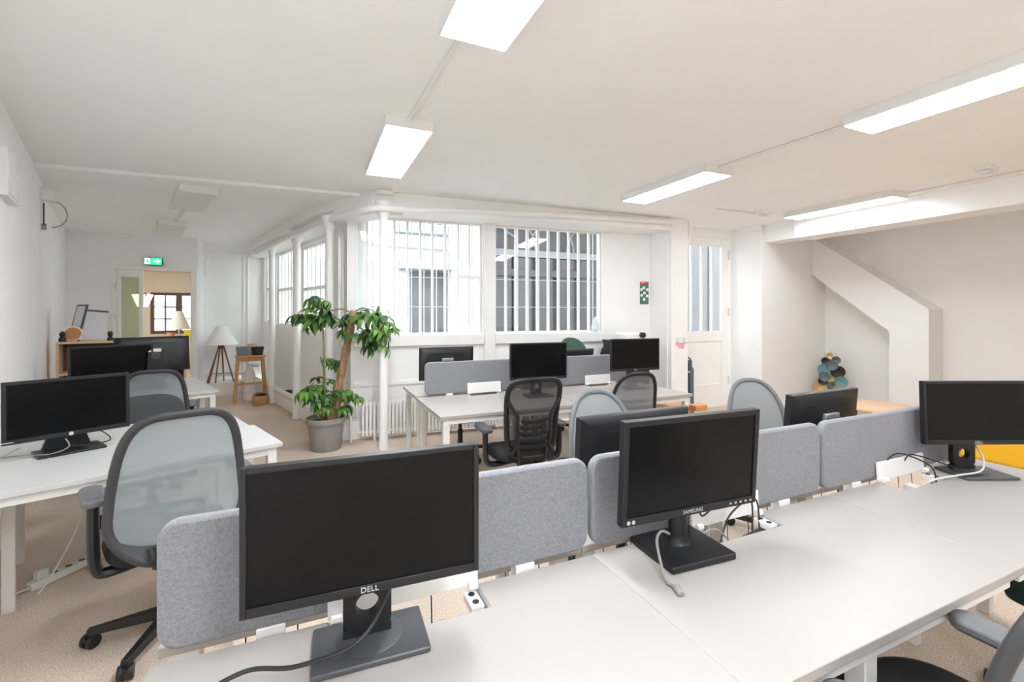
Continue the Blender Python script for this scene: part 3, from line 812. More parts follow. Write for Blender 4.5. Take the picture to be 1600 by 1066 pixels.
# ------------------------------------------------------------------ monitors  (local: stand on z=0, screen faces -y)
def monitor(label, loc, rotz, w, h, zc, tilt=0.0, style='dell', logo=None, group='computer monitors', neck_h=None, base=(.245,.165), base_rot=0.0, front=True, th=.022, base_mat=None, base_off=(0,0)):
    t = thing('monitor', label, 'monitor', loc, rotz, group)
    hd = bpy.data.objects.new('display', None)
    R = Matrix.Translation((0, 0, zc)) @ Matrix.Rotation(-tilt, 4, 'X')
    bpy.data.objects.remove(hd)
    bz = .012 if style == 'dell' else .017
    ch = .020 if style == 'dell' else .024
    g = G(); y0, y1 = -.011, .013
    g.box((-w/2,y0,-h/2),(-w/2+bz,y1,h/2),R); g.box((w/2-bz,y0,-h/2),(w/2,y1,h/2),R)
    g.box((-w/2+bz,y0,h/2-bz),(w/2-bz,y1,h/2),R); g.box((-w/2+bz,y0,-h/2),(w/2-bz,y1,-h/2+ch),R)
    bzl = obj('bezel', g, 'monitor_body', t, bevel=.0015)
    obj('screen', G().box((-w/2+bz,y0+.004,-h/2+ch),(w/2-bz,y0+.010,h/2-bz),R), 'monitor_screen', t, smooth=False)
    # back shell: shallow tapered pan plus the electronics box
    vs = []
    for (k, yy) in ((1.0, y1-.004), (.985, y1+.006), (.86, y1+.022), (.60, y1+.028)):
        for (sx, sz) in ((-1,-1),(1,-1),(1,1),(-1,1)): vs.append(R @ Vector((sx*w/2*k, yy, sz*h/2*(k if k > .9 else k*.96))))
    fs = [(0,3,2,1)] + [(4*i+j, 4*i+(j+1)%4, 4*i+4+(j+1)%4, 4*i+4+j) for i in range(3) for j in range(4)] + [(12,13,14,15)]
    bk = obj('back_cover', G().add(vs, fs), 'monitor_body', t, bevel=.003)
    obj('vent', G().box((-w*.28,y1+.021,h*.30),(w*.28,y1+.030,h*.325),R), 'black_plastic', bk)
    mp = obj('mount_plate', G().box((-.055,y1+.02,-.06),(.055,y1+.045,.055),R), 'silver' if style != 'samsung' else 'grey_plastic', t, bevel=.004)
    obj('mount_ring', G().lathe([(.024,0),(.030,.003),(.024,.004)], 24, M=R @ Matrix.Translation((0,y1+.046,0)) @ RX90), 'grey_plastic', mp)
    # neck
    ny = y1+.052
    top = zc+.03
    if style == 'samsung':
        obj('neck', G().lathe([(.045,.012),(.038,.02),(.031,.03),(.029,.05),(.029,top-.02)], 24, c=(0,ny,0)), 'black_plastic', t)
    elif style == 'hp':
        obj('neck', G().prism([(-.10,.01),(.10,.01),(.075,.09),(.06,top),(-.06,top),(-.075,.09)], -.018, .018, Matrix.Translation((0,ny+.018,0)) @ RX90), 'black_plastic', t, bevel=.004)
    else:
        # flat column with a round cable hole
        nw = .105; zh = .085; rh = .026; N = 28
        outer = []
        for k in range(N):
            a = 2*PI*k/N; c, s = math.cos(a), math.sin(a); m_ = max(abs(c), abs(s))
            outer.append((nw/2*c/m_, zh+nw/2*s/m_))
        inner = [(rh*math.cos(2*PI*k/N), zh+rh*math.sin(2*PI*k/N)) for k in range(N)]
        g = G()
        for yy in (ny-.012, ny+.012):
            pass
        vs = [(x,ny-.012,z) for x,z in outer]+[(x,ny-.012,z) for x,z in inner]+[(x,ny+.012,z) for x,z in outer]+[(x,ny+.012,z) for x,z in inner]
        fs = []
        for k in range(N):
            j = (k+1)%N
            fs += [(k,j,N+j,N+k),(2*N+j,2*N+k,3*N+k,3*N+j),(N+k,N+j,3*N+j,3*N+k),(j,k,2*N+k,2*N+j)]
        g.add(vs, fs)
        g.box((-nw/2,ny-.012,.012),(nw/2,ny+.012,zh-nw/2+.0005)); g.box((-nw/2,ny-.012,zh+nw/2-.0005),(nw/2,ny+.012,top))
        obj('neck', g, 'black_plastic', t, smooth=False)
    bw, bd = base
    M = Matrix.Translation((base_off[0], base_off[1], 0)) @ Matrix.Rotation(base_rot, 4, 'Z')
    bth = .013 if style != 'samsung' else .020
    bs = obj('base', G().prism(rrect(bw, bd, .006, 3, 0, .01), .0005, bth, M), base_mat or 'monitor_stand', t, bevel=.003)
    if style == 'dell':
        obj('swivel', G().lathe([(.072,bth-.001),(.072,bth+.002),(.068,bth+.003)], 32, c=(base_off[0], ny-.01, 0)), base_mat or 'monitor_stand', bs)
    if logo:
        Rt = (PI/2-tilt, 0, 0)
        v = R @ Vector((0, y0-.0006, -h/2+ch/2))
        text_part(logo, .017 if logo != 'hp' else .016, 'logo', t, v, Rt)
    return t, R, y0

big, R, y0 = monitor('largest wide monitor in front, on a grey stand with cable hole', (.119, 1.033, DESK), math.radians(-2.5), .49, .297, .294, tilt=.0, style='dell', logo='DELL', base=(.245,.155), base_off=(.006,.035))
sam, R, y0 = monitor('thick-bezel monitor on a black square foot, middle of front bench', (1.075, 1.058, DESK), math.radians(-3.0), .515, .308, .285, tilt=-.06, style='samsung', logo='SAMSUNG', base=(.24,.21), base_mat='black_plastic', base_off=(-.005,.035))
btn = []
for k in range(5):
    v = R @ Vector((.15+.021*k, y0-.0005, -.308/2+.012))
    obj('button', G().box((-.004,-.0006,-.0025),(.004,.0006,.0025)), 'logo', sam, loc=v)
for k in range(2):
    v = R @ Vector((-.235+.017*k, y0-.0005, -.308/2+.012))
    obj('sticker', G().lathe([(.006,0),(.006,.0008)], 12, M=RX90), 'logo', sam, loc=v)
monitor('smaller monitor at the right end of the front bench', (2.795, 1.055, DESK), math.radians(-23.5), .492, .288, .292, tilt=.03, style='dell', logo='DELL', base=(.24,.165), base_rot=.0, base_off=(.02,.01))
monitor('black monitor seen from behind, hidden by the square-based monitor', (1.18, 1.47, DESK), PI+.02, .54, .31, .205, tilt=.08, style='dell', base=(.24,.17))
monitor('black monitor seen from behind, over right felt divider', (2.345, 1.47, DESK), PI+.02, .54, .31, .205, tilt=.08, style='dell', base=(.24,.17))
hpm, R, y0 = monitor('monitor with cables at its foot on left wall desk', (-1.185, 3.235, DESK), math.radians(31), .505, .315, .243, tilt=.04, style='hp', base=(.27,.18), base_mat='black_plastic', th=.03)
v = R @ Vector((.0, y0-.001, -.315/2+.012)); obj('logo', G().lathe([(.010,0),(.010,.0015)], 20, M=RX90), 'logo', hpm, loc=v)
v = R @ Vector((-.235, y0-.001, -.315/2+.012)); obj('model_strip', G().box((-.022,-.0008,-.002),(.022,.0008,.002)), 'logo', hpm, loc=v)
monitor('wide dark monitor on the far left desks, screen to camera', (-1.675, 5.40, DESK), math.radians(30), .61, .37, .262, tilt=.02, style='hp', base=(.27,.18), base_mat='black_plastic')
far2, R, y0 = monitor('monitor turned away on the far left desks, round logo behind', (-1.42, 5.60, DESK), PI+math.radians(26), .60, .35, .335, tilt=-.12, style='hp', base=(.27,.18), base_mat='black_plastic')
v = R @ Vector((0, .13, 0)); lg = obj('logo_disc', G().lathe([(.035,0),(.035,.003)], 24, M=RX90), 'grey_plastic', far2, loc=(0, .105, .33))
text_part('hp', .045, 'black_plastic', lg, (0, .001, 0), (PI/2, 0, PI), name='logo')
monitor('monitor with grey mount seen from behind on left of rear bench', (1.23, 4.36, DESK), PI-.02, .54, .32, .255, tilt=.03, style='dell', base=(.24,.17))
monitor('monitor facing camera in the centre of the rear bench', (1.875, 3.64, DESK), math.radians(-4), .55, .325, .318, tilt=.0, style='dell', logo='DELL', base=(.24,.17))
monitor('monitor facing camera at the right end of the rear bench', (2.945, 3.64, DESK), math.radians(-6), .55, .315, .335, tilt=.0, style='dell', logo='DELL', base=(.24,.17))
monitor('low tilted monitor peeking above the rear felt divider', (2.66, 4.38, DESK), PI, .54, .30, .20, tilt=.25, style='dell', base=(.24,.17))

# ------------------------------------------------------------------ chairs (local: face +y, origin on the floor)
def outline(th, z0, z1, wt, wm, wb, n=3.4):
    c, s = math.cos(th), math.sin(th)
    u = math.copysign(abs(c)**(2/n), c); v = math.copysign(abs(s)**(2/n), s)
    t = .5+.5*v
    if t < .3: w = wb+(wm-wb)*math.sin(PI/2*t/.3)
    else: w = wm+(wt-wm)*((t-.3)/.7)**1.4
    return u*w, z0+(z1-z0)*t, t

def backpt(x, z, z0, z1, lean=.10, yb=-.19, curve=.55, wave=.03):
    t = (z-z0)/(z1-z0)
    y = yb - lean*t - .03*(1-t)**2 + wave*math.sin(PI*min(1,max(0,t))) + curve*x*x
    return Vector((x, y, z))

def make_chair(label, seat_z=.47, z0=.44, z1=1.02, wt=.185, wm=.235, wb=.185, frame='chair_frame', meshm='mesh_grey', seatm='fabric_black', arms=True, arm_z=.68,
               arm_x=.293, tube=.016, shell='chair_frame', solid=False, ribs=False, base='black_plastic', armm='arm_grey', group='wheeled office chairs', lean=.10, loc=(0,0,0), rot=0, base_rot=0.0, n=3.4, yb=-.19):
    t = thing('office_chair', label, 'chair', loc, rot, group)
    # base
    obj('hub', G().lathe([(.03,.055),(.05,.065),(.05,.11),(.032,.14)], 20), base, t)
    obj('gas_lift', G().lathe([(.026,.12),(.026,.28),(.016,.285),(.016,seat_z-.07)], 16), base, t)
    lm = G()
    a0 = [(-.026,0,.070),(.026,0,.070),(.022,0,.115),(-.022,0,.115)]; a1 = [(-.017,.31,.058),(.017,.31,.058),(.013,.31,.085),(-.013,.31,.085)]
    a0 = [(x, .03, z) for x, _, z in a0]
    lm.add(a0+a1, [(0,1,2,3),(7,6,5,4),(0,4,5,1),(1,5,6,2),(2,6,7,3),(3,7,4,0)])
    lmesh = lm.mesh('leg')
    RYX = Matrix.Rotation(PI/2, 4, 'Y')
    cg = G()
    for sx in (-1, 1): cg.lathe([(.012,-.011),(.027,-.011),(.030,-.007),(.030,.007),(.027,.011),(.012,.011)], 18, c=(sx*.016,0,.0305), M=RYX)
    cg.tube([(0,0,.03),(0,0,.066)], .009, 8); cg.cbox((0,.0,.048),(.012,.05,.024))
    cmesh = cg.mesh('caster')
    for k in range(5):
        a = 2*PI*k/5 + base_rot
        l = link(lmesh, 'leg', base, t, rot=(0,0,a), bevel=.004)
        link(cmesh, 'caster', base, l, loc=(0,.300,0), rot=(0,0,random.uniform(0,3)))
    # mechanism and seat
    obj('mechanism', G().box((-.07,-.13,seat_z-.085),(.07,.08,seat_z-.045)).tube([(.07,.03,seat_z-.065),(.20,.05,seat_z-.06)], .007, 6), base, t, bevel=.006)
    g = G(); prof = []
    N = 44
    rings = []
    for (k, z) in ((.90,seat_z-.045),(.98,seat_z-.035),(1.0,seat_z-.015),(.97,seat_z+.006),(.88,seat_z+.016),(.6,seat_z+.014),(.25,seat_z+.008)):
        rings.append([(Vector((.245*k*math.copysign(abs(math.cos(2*PI*i/N))**.62, math.cos(2*PI*i/N)),
                       .02+.235*k*math.copysign(abs(math.sin(2*PI*i/N))**.68, math.sin(2*PI*i/N)),
                       z - .026*k*max(0, (math.sin(2*PI*i/N)-.2)/.8)**2))) for i in range(N)])
    vs = [v for r in rings for v in r]
    fs = [(i*N+k, i*N+(k+1)%N, (i+1)*N+(k+1)%N, (i+1)*N+k) for i in range(len(rings)-1) for k in range(N)] + [tuple(reversed(range(N))), tuple(range((len(rings)-1)*N, len(rings)*N))]
    obj('seat', g.add(vs, fs), seatm, t, angle=60)
    # back
    B = lambda x, z: backpt(x, z, z0, z1, lean, yb)
    NN = 72
    per = [outline(2*PI*i/NN, z0, z1, wt, wm, wb, n) for i in range(NN)]
    zc = (z0+z1)/2
    if solid:
        g = G(); vs = []; KR = (1.0, .97, .8, .5, .2); 
        for side in (1, -1):
            for k in KR:
                for (x, z, _) in per:
                    p_ = B(x*k, zc+(z-zc)*k); th = .012+.022*(1-k**4)
                    vs.append(p_ + Vector((0, side*th, 0)))
        L = len(KR); fs = []
        for sd in range(2):
            o = sd*L*NN
            for i in range(L-1):
                for k in range(NN): fs.append((o+i*NN+k, o+i*NN+(k+1)%NN, o+(i+1)*NN+(k+1)%NN, o+(i+1)*NN+k))
            fs.append(tuple(o+(L-1)*NN+k for k in range(NN)))
        for k in range(NN): fs.append((k, (k+1)%NN, L*NN+(k+1)%NN, L*NN+k))
        obj('backrest', g.add(vs, fs), meshm, t, angle=70)
    else:
        obj('back_frame', G().tube([B(x, z) for x, z, _ in per], tube, 8, closed=True, flat=.75), frame, t, angle=70)
        g = G(); KR = [1.0, .85, .68, .5, .33, .16]; vs = []
        for k in KR:
            for (x, z, _) in per: vs.append(B(x*k, zc+(z-zc)*k))
        L = len(KR)
        fs = [(i*NN+k, i*NN+(k+1)%NN, (i+1)*NN+(k+1)%NN, (i+1)*NN+k) for i in range(L-1) for k in range(NN)]
        cI = len(vs); vs.append(B(0, zc)); fs += [((L-1)*NN+k, (L-1)*NN+(k+1)%NN, cI) for k in range(NN)]
        obj('back_mesh', g.add(vs, fs), meshm, t, angle=180)
        if shell:     # solid lower band of the backrest
            g = G(); vs = []; M_ = 30
            for side in (-.008, .010):
                for i in range(M_+1):
                    th = math.radians(198+144*i/M_)
                    x, z, tt = outline(th, z0, z1, wt, wm, wb, n)
                    f = math.sin(PI*i/M_)**.7
                    for k in (1.0, 1-.12*f, 1-.24*f):
                        vs.append(B(x*k, zc+(z-zc)*k)+Vector((0, side, 0)))
            W3 = 3*(M_+1); fs = []
            for sd in range(2):
                for i in range(M_):
                    for j in range(2):
                        a = sd*W3+i*3+j; fs.append((a, a+3, a+4, a+1))
            obj('back_shell', g.add(vs, fs), shell, t, angle=60)
    if ribs:
        for i in range(5):
            zz = z0+.09+.045*i; hw = .115-.006*i
            obj('lumbar_rib', G().tube([B(hw*(j/6), zz-.012*(1-(j/6)**2))+Vector((0,-.022,0)) for j in range(-6,7)], .015, 8, flat=.6), 'black_plastic', t)
        for s in (-1, 1):
            obj('back_strut', G().tube([B(s*wt*.93, z1-.14)+Vector((0,-.014,0)), B(s*.125, z0+.30)+Vector((0,-.03,0)), B(s*.12, z0+.1)+Vector((0,-.03,0)), B(s*.16, z0+.03)+Vector((0,-.014,0))], .015, 8), 'black_plastic', t)
    for s in (-1, 1):
        obj('back_bracket', G().tube(bez([(s*.05,-.08,seat_z-.065), (s*.08,-.17,seat_z-.07), B(s*.10, z0+.02)+Vector((0,-.02,-.01)), B(s*.11, z0+.07)+Vector((0,-.012,0))], 5), .015, 8), base, t)
    if arms:
        for s in (-1, 1):
            ar = obj('armrest', G().tube(bez([(s*.10,-.05,seat_z-.07),(s*.24,-.05,seat_z-.08),(s*(arm_x-.008),-.05,seat_z-.05),(s*arm_x,-.05,seat_z+.03),(s*arm_x,-.045,arm_z-.03)], 5), .021, 8, flat=1.4), base, t)
            g = G(); g.prism(rrect(.082,.25,.038,6,s*arm_x,.0), arm_z-.032, arm_z)
            obj('arm_pad', g, armm, ar, bevel=.010)
    return t

nearc = make_chair('grey mesh office chair in the left foreground, back to camera', seat_z=.46, z0=.425, z1=1.045, wt=.190, wm=.245, wb=.175, loc=(-.585, 2.60, 0), rot=math.radians(22), arm_z=.715, base_rot=math.radians(68), lean=.07, shell='grey_plastic', tube=.019, n=4.4, arm_x=.278)
make_chair('grey mesh office chair cut by the lower right corner of photo', seat_z=.545, z0=.47, z1=1.02, wt=.18, wm=.23, wb=.175, loc=(1.285, .508, 0), rot=math.radians(1), arm_z=.695, base_rot=.3, lean=.05, shell='grey_plastic', tube=.019, arm_x=.272, yb=-.135)
far_mesh = dup(nearc, (-1.225, 4.85, 0), math.radians(14), 'grey mesh office chair before the far left desks')
far_mesh.scale = (.95, .95, .955)
rb = make_chair('mid-grey mesh chair with dark frame at right of rear bench', z1=1.0, wt=.18, wm=.205, wb=.18, meshm='mesh_mid', loc=(2.40, 3.16, 0), rot=math.radians(-6), frame='black_plastic', arms=True, arm_z=.62, armm='black_plastic')
make_chair('black ergonomic chair with ribbed lumbar back at rear bench', z0=.46, z1=1.02, wt=.215, wm=.185, wb=.17, meshm='mesh_black', frame='black_plastic', shell='black_plastic', ribs=True, loc=(1.445, 3.10, 0), rot=math.radians(-3), arm_z=.66, armm='grey_plastic', lean=.12, n=4.5, tube=.020)
pale = make_chair('pale grey rounded-back chair behind square-based monitor', z1=1.0, wt=.175, wm=.215, wb=.18, meshm='mesh_pale', frame='chair_frame_light', shell='chair_frame_light', loc=(1.56, 2.05, 0), rot=PI-.1, n=2.7, armm='black_plastic')
dup(pale, (2.78, 2.02, 0), PI-.30, 'pale grey rounded-back chair left of the right-hand back-turned monitor')
make_chair('dark low-back fabric chair tucked at the left desks', seat_z=.44, z0=.46, z1=.86, wt=.22, wm=.225, wb=.19, meshm='fabric_dark', solid=True, loc=(-1.02, 3.98, 0), rot=PI+math.radians(18), arms=True, arm_z=.66, armm='black_plastic', base_rot=.5)
make_chair('dark green fabric chair under the rear bench', seat_z=.46, z0=.52, z1=.95, meshm='fabric_green', seatm='fabric_green', solid=True, loc=(1.42, 4.52, 0), rot=PI+.1, arms=False, base_rot=.2)
make_chair('sage green rounded chair back near the wall under right window', seat_z=.50, z0=.62, z1=1.16, wt=.21, wm=.24, wb=.2, meshm='fabric_sage', seatm='fabric_green', solid=True, loc=(3.10, 4.78, 0), rot=PI+.15, arms=False, n=2.4)
make_chair('black rounded chair back between green chair and white return wall', seat_z=.50, z0=.62, z1=1.13, wt=.17, wm=.2, wb=.18, meshm='fabric_black', solid=True, loc=(3.47, 4.66, 0), rot=PI-.6, arms=False, n=2.4)
make_chair('dark green chair at the right photo edge below front desk', seat_z=.50, z0=.60, z1=.99, meshm='fabric_green', seatm='fabric_green', solid=True, loc=(2.50, .58, 0), rot=.1, arms=False)

# ------------------------------------------------------------------ plant
P0 = Vector((.165, 5.36, 0))
t = thing('potted_plant', 'tall leafy plant with leaning woody trunk in grey pot', 'plant', P0)
pot = obj('pot', G().lathe([(.150,0),(.158,.02),(.185,.29),(.205,.295),(.208,.345),(.196,.35),(.188,.31),(.17,.28)], 36), 'pot_grey', t)
obj('soil', G().lathe([(.01,.300),(.18,.296)], 24, caps=False), 'soil', t)
CR = Vector((.9143, -.4051, 0)); CF = Vector((.4051, .9143, 0))     # right and away, as the plant faces the room
def pl(r, z, f=0.0): return CR*r + CF*f + Vector((0, 0, z))
trunk = bez([pl(.04,.29), pl(.10,.55,.02), pl(.16,.85,.03), pl(.24,1.2,.02), pl(.30,1.50,0.0)], 6)
nT = len(trunk)
obj('trunk', G().tube(trunk, [.055-.022*i/nT+.006*math.sin(i*1.7) for i in range(nT)], 10), 'bark', t)
obj('trunk', G().tube(bez([pl(.09,.29,-.03), pl(.15,.62,-.02), pl(.19,.95,-.03), pl(.27,1.3,-.03)], 6), .022, 8), 'bark', t)
stems = [bez([pl(.30,1.45), pl(.20,1.52,-.05), pl(.04,1.50,-.06), pl(-.10,1.55,-.05)], 5),
         bez([pl(.30,1.48), pl(.38,1.53,.04), pl(.46,1.50,.03)], 5),
         bez([pl(.28,1.40), pl(.42,1.30,-.08), pl(.55,1.22,-.1)], 5),
         bez([pl(-.02,.29), pl(-.06,.55), pl(-.02,.80), pl(-.06,1.0)], 5),
         bez([pl(.0,.29,-.05), pl(-.10,.52,-.1), pl(-.16,.7,-.1)], 5),
         bez([pl(.06,.29,.05), pl(.14,.5,.06), pl(.28,.62,.02)], 5),
         bez([pl(.02,.29,-.06), pl(.02,1.0,-.10), pl(-.02,1.5,-.08), pl(-.12,1.62,-.06)], 5)]
for s_ in stems: obj('stem', G().tube(s_, .008, 6), 'stem', t)
# palmate leaf: leaflets spread in a fan, drooping
def leaf_mesh(nm, nl, ln, wd, droop):
    g = G()
    for k in range(nl):
        a = (k-(nl-1)/2)*(2.0*PI*.78/nl)
        L = ln*(1-.28*abs(k-(nl-1)/2)/((nl-1)/2))
        base = len(g.v); seg = 5; vs = []
        for i in range(seg+1):
            u = i/seg
            hw = wd*math.sin(PI*min(1, u*.93+.035))**.8*(1.15-.4*u)
            r = .012+L*u*math.cos(droop*u); z = -L*u*math.sin(droop*u)*.9
            for s in (-1, 0, 1):
                x = s*hw; zz = z + (abs(s)*.006)
                vs.append((r*math.sin(a)+x*math.cos(a), r*math.cos(a)-x*math.sin(a), zz))
        fs = []
        for i in range(seg):
            for j in range(2): fs.append((i*3+j, i*3+j+1, i*3+j+4, i*3+j+3))
        g.add(vs, fs)
    return g.mesh(nm)
LM = [leaf_mesh('leaf', 6, .185, .030, .75), leaf_mesh('leaf', 5, .165, .028, .95), leaf_mesh('leaf', 7, .20, .031, 1.15), leaf_mesh('leaf', 5, .14, .026, .5)]
LMD = [m_.copy() for m_ in LM]
rg = random.Random(3)
def leaves(c, spread, n, stem_pt, dark=.4, size=1.0):
    for i in range(n):
        q = c + CR*rg.uniform(-1,1)*spread[0] + CF*rg.uniform(-1,1)*spread[1] + Vector((0,0,rg.uniform(-1,1)*spread[2]))
        dv = (q-stem_pt); az = math.atan2(-dv.x, dv.y) + rg.uniform(-.5,.5)
        isd = rg.random() < dark
        me = rg.choice(LMD if isd else LM)
        o = link(me, 'leaf', 'leaf_dark' if isd else 'leaf', t, loc=q, rot=(rg.uniform(-.55,.25), rg.uniform(-.35,.35), az), angle=180)
        s = rg.uniform(.78,1.15)*size; o.scale = (s,s,s)
        mid = (q+stem_pt)/2 + Vector((0,0,.03))
        obj('petiole', G().tube(bez([stem_pt, mid, q], 3), .0032, 5), 'stem', t)
leaves(pl(-.12,1.47,-.05), (.17,.14,.08), 13, pl(-.10,1.55,-.05))
leaves(pl(-.08,1.64,-.05), (.10,.10,.05), 5, pl(-.11,1.60,-.06), size=.7)
leaves(pl(.42,1.46,.0), (.19,.16,.08), 13, pl(.40,1.50,.03))
leaves(pl(.50,1.20,-.06), (.15,.12,.10), 11, pl(.50,1.25,-.09), dark=.5)
leaves(pl(.66,1.36,-.1), (.07,.05,.10), 4, pl(.54,1.30,-.1), dark=.2)
leaves(pl(.24,1.36,.05), (.10,.10,.10), 4, pl(.28,1.42,0), dark=.7, size=.8)
leaves(pl(.02,.95,.0), (.16,.12,.06), 6, pl(-.05,.95,0), size=.7)
leaves(pl(-.06,.66,-.08), (.15,.14,.12), 15, pl(-.12,.66,-.1), size=.82)
leaves(pl(.03,.55,-.1), (.14,.08,.10), 6, pl(.0,.5,-.06), size=.75)
leaves(pl(.24,.56,.0), (.14,.12,.13), 9, pl(.22,.58,.02), dark=.6, size=.75)

# ------------------------------------------------------------------ far corner: lamp, stool, pots, basket
t = thing('tripod_lamp', 'tripod lamp with wide white shade and wooden legs', 'lamp', (-1.44, 9.58, .24))
obj('shade', G().lathe([(.265,.67),(.075,1.0),(.070,1.0),(.260,.67)], 40, caps=False), 'shade', t)
for (x, y) in ((-.20,-.10),(.20,-.06),(.02,.12)): obj('leg', G().tube([(x,y,0),(x*.1,y*.1,.70)], [.012,.014], 8), 'walnut', t)
for (x, y) in ((-.17,-.13),(-.07,-.15)): obj('leg', G().tube([(x,y,0.0),(x*.15,y*.15,.70)], .011, 8), 'walnut', t)
obj('ring', G().lathe([(.035,.60),(.045,.62),(.045,.66),(.02,.68)], 16), 'walnut', t)
obj('stretcher', G().tube([(-.16,-.08,.16),(.16,-.05,.16)], .007, 6), 'walnut', t)
t = thing('wooden_stool', 'tall wooden stool with splayed legs holding small pots', 'stool', (-.90, 8.72, 0), .15)
obj('seat', G().box((-.215,-.17,.745),(.215,.17,.775)), 'wood', t, bevel=.006)
obj('apron', G().box((-.19,-.145,.685),(.19,-.125,.745)).box((-.19,.125,.685),(.19,.145,.745)), 'wood', t, bevel=.003)
for (sx, sy) in ((-1,-1),(1,-1),(1,1),(-1,1)):
    M = Matrix.Translation((sx*.20, sy*.165, 0)); g = G()
    vs = [(sx*.225+a*.022, sy*.175+b*.022, 0) for a, b in ((-1,-1),(1,-1),(1,1),(-1,1))]+[(sx*.175+a*.022, sy*.135+b*.022, .745) for a, b in ((-1,-1),(1,-1),(1,1),(-1,1))]
    obj('leg', g.add(vs, [(3,2,1,0),(4,5,6,7),(0,1,5,4),(1,2,6,5),(2,3,7,6),(3,0,4,7)]), 'wood', t, bevel=.003)
obj('rung', G().box((-.19,-.16,.30),(.19,-.135,.335)), 'wood', t)
def smallpot(x, y, z, m, r, h, label):
    tt = thing('plant_pot', label, 'pot', (x, y, z))
    obj('pot', G().lathe([(r*.78,0),(r*.82,.01),(r,h-.02),(r*1.04,h-.02),(r*1.04,h),(r*.92,h),(r*.74,.02)], 24), m, tt)
    obj('soil', G().lathe([(.005,h*.8),(r*.90,h*.8)], 20, caps=False), 'soil', tt)
smallpot(-1.005, 8.64, .775, 'pot_blue', .095, .145, 'pale blue-grey small pot on the tall wooden stool')
smallpot(-.79, 8.68, .775, 'pot_black', .092, .135, 'black small pot on the tall wooden stool')
smallpot(-.88, 8.83, .775, 'wood_pale', .075, .18, 'pale terracotta pot behind other pots on stool')
t = thing('wicker_basket', 'small round wicker basket on the floor beside wooden stool', 'basket', (-.72, 8.36, 0))
obj('body', G().lathe([(.085,0),(.12,.04),(.125,.10),(.105,.15),(.098,.15),(.115,.09)], 24), 'wicker', t)
obj('handle', G().tube([(.11*math.cos(a), 0, .14+.06*math.sin(a)) for a in [PI*k/10 for k in range(11)]], .007, 6), 'wicker', t)
obj('contents', G().lathe([(.02,.13),(.085,.12),(.09,.15),(.05,.18)], 14), 'fabric_black', t)
tag(obj('white_bag', G().lathe([(.09,0),(.10,.1),(.085,.42),(.03,.60)], 12), 'paper_white', loc=(-.93, 8.90, 0)), 'white bag standing under the tall wooden stool', 'bag')
tag(obj('power_brick', G().box((-.06,-.03,0),(.06,.03,.05)), 'black_plastic', loc=kp(8.1,.13)+(.19,), bevel=.008), 'small black box lying on the corridor kerb', 'box')

# ------------------------------------------------------------------ far left bookcase and things on it
BR = math.radians(14)
t = thing('bookcase', 'low pale wood bookcase against the left wall behind far desks', 'bookcase', (-2.62, 6.80, 0), BR)
g = G(); g.box((0,0,0),(.025,.34,1.12)); g.box((1.18,0,0),(1.205,.34,1.12))
obj('side_panel', G().box((0,0,0),(.025,.34,1.12)), 'wood_pale', t, bevel=.002); obj('side_panel', G().box((1.18,0,0),(1.205,.34,1.12)), 'wood_pale', t, bevel=.002)
obj('top', G().box((0,-.005,1.12),(1.205,.345,1.145)), 'wood_pale', t, bevel=.002)
obj('back', G().box((.025,.32,.02),(1.18,.335,1.12)), 'brown_dark', t)
for z in (.05,.40,.76): obj('shelf', G().box((.025,.01,z),(1.18,.32,z+.022)), 'wood_pale', t)
def onbook(x, y): return lf2w((-2.62, 6.80), x, y, BR)
p = onbook(.13,.12)
t = thing('desk_clock', 'round wooden clock face at left end of bookcase top', 'clock', (p[0], p[1], 1.145), .3)
obj('body', G().lathe([(.085,0),(.088,.015),(.085,.03)], 28, M=Matrix.Translation((0,0,.09)) @ RX90), 'white_paint', t)
obj('face', G().lathe([(.074,.031),(.074,.034)], 28, M=Matrix.Translation((0,0,.09)) @ RX90), 'wood_orange', t)
p = onbook(.30,.22)
t = thing('flip_board', 'small white board standing tilted on the bookcase', 'board', (p[0], p[1], 1.145), .35)
obj('panel', G().box((-.10,-.006,.0),(.10,.006,.36)), 'whiteboard', t, rot=(-.18,0.10,0), bevel=.003)
obj('clip', G().box((-.105,-.012,.35),(.105,.012,.372)), 'grey_plastic', t, rot=(-.18,0.10,0), bevel=.003)
p = onbook(.10,.27)
t = thing('flip_board', 'narrow dark-edged board leaning on wall at bookcase end', 'board', (p[0]+.02, p[1], 1.145), -.9)
obj('panel', G().box((-.12,-.008,.0),(.12,.008,.42)), 'whiteboard', t, rot=(-.2,0,0), bevel=.003)
obj('frame', G().box((-.13,-.01,.0),(-.11,.01,.44)).box((.11,-.01,0),(.13,.01,.44)).box((-.13,-.01,.42),(.13,.01,.44)), 'grey_plastic', t, rot=(-.2,0,0), bevel=.002)
p = onbook(.46,.08)
tag(obj('tape_dispenser', G().lathe([(.028,0),(.030,.03),(.016,.05),(.028,.07),(.02,.11)], 16), 'black_plastic', loc=(p[0], p[1], 1.145)), 'small black and white object at front of bookcase top', 'object')
p = onbook(.72,.15)
tag(obj('paper_stack', G().box((-.17,-.11,0),(.17,.11,.025)), 'paper_white', loc=(p[0], p[1], 1.145), rot=(0,0,.4), bevel=.002), 'stack of white papers lying on the bookcase', 'papers')
p = onbook(.05,.05)
tag(obj('desk_toy', G().lathe([(.03,0),(.035,.03),(.02,.06),(.03,.09),(.012,.12)], 14), 'black_plastic', loc=(p[0], p[1], 1.29-.145)), 'little black figure at leftmost edge of bookcase top', 'object')

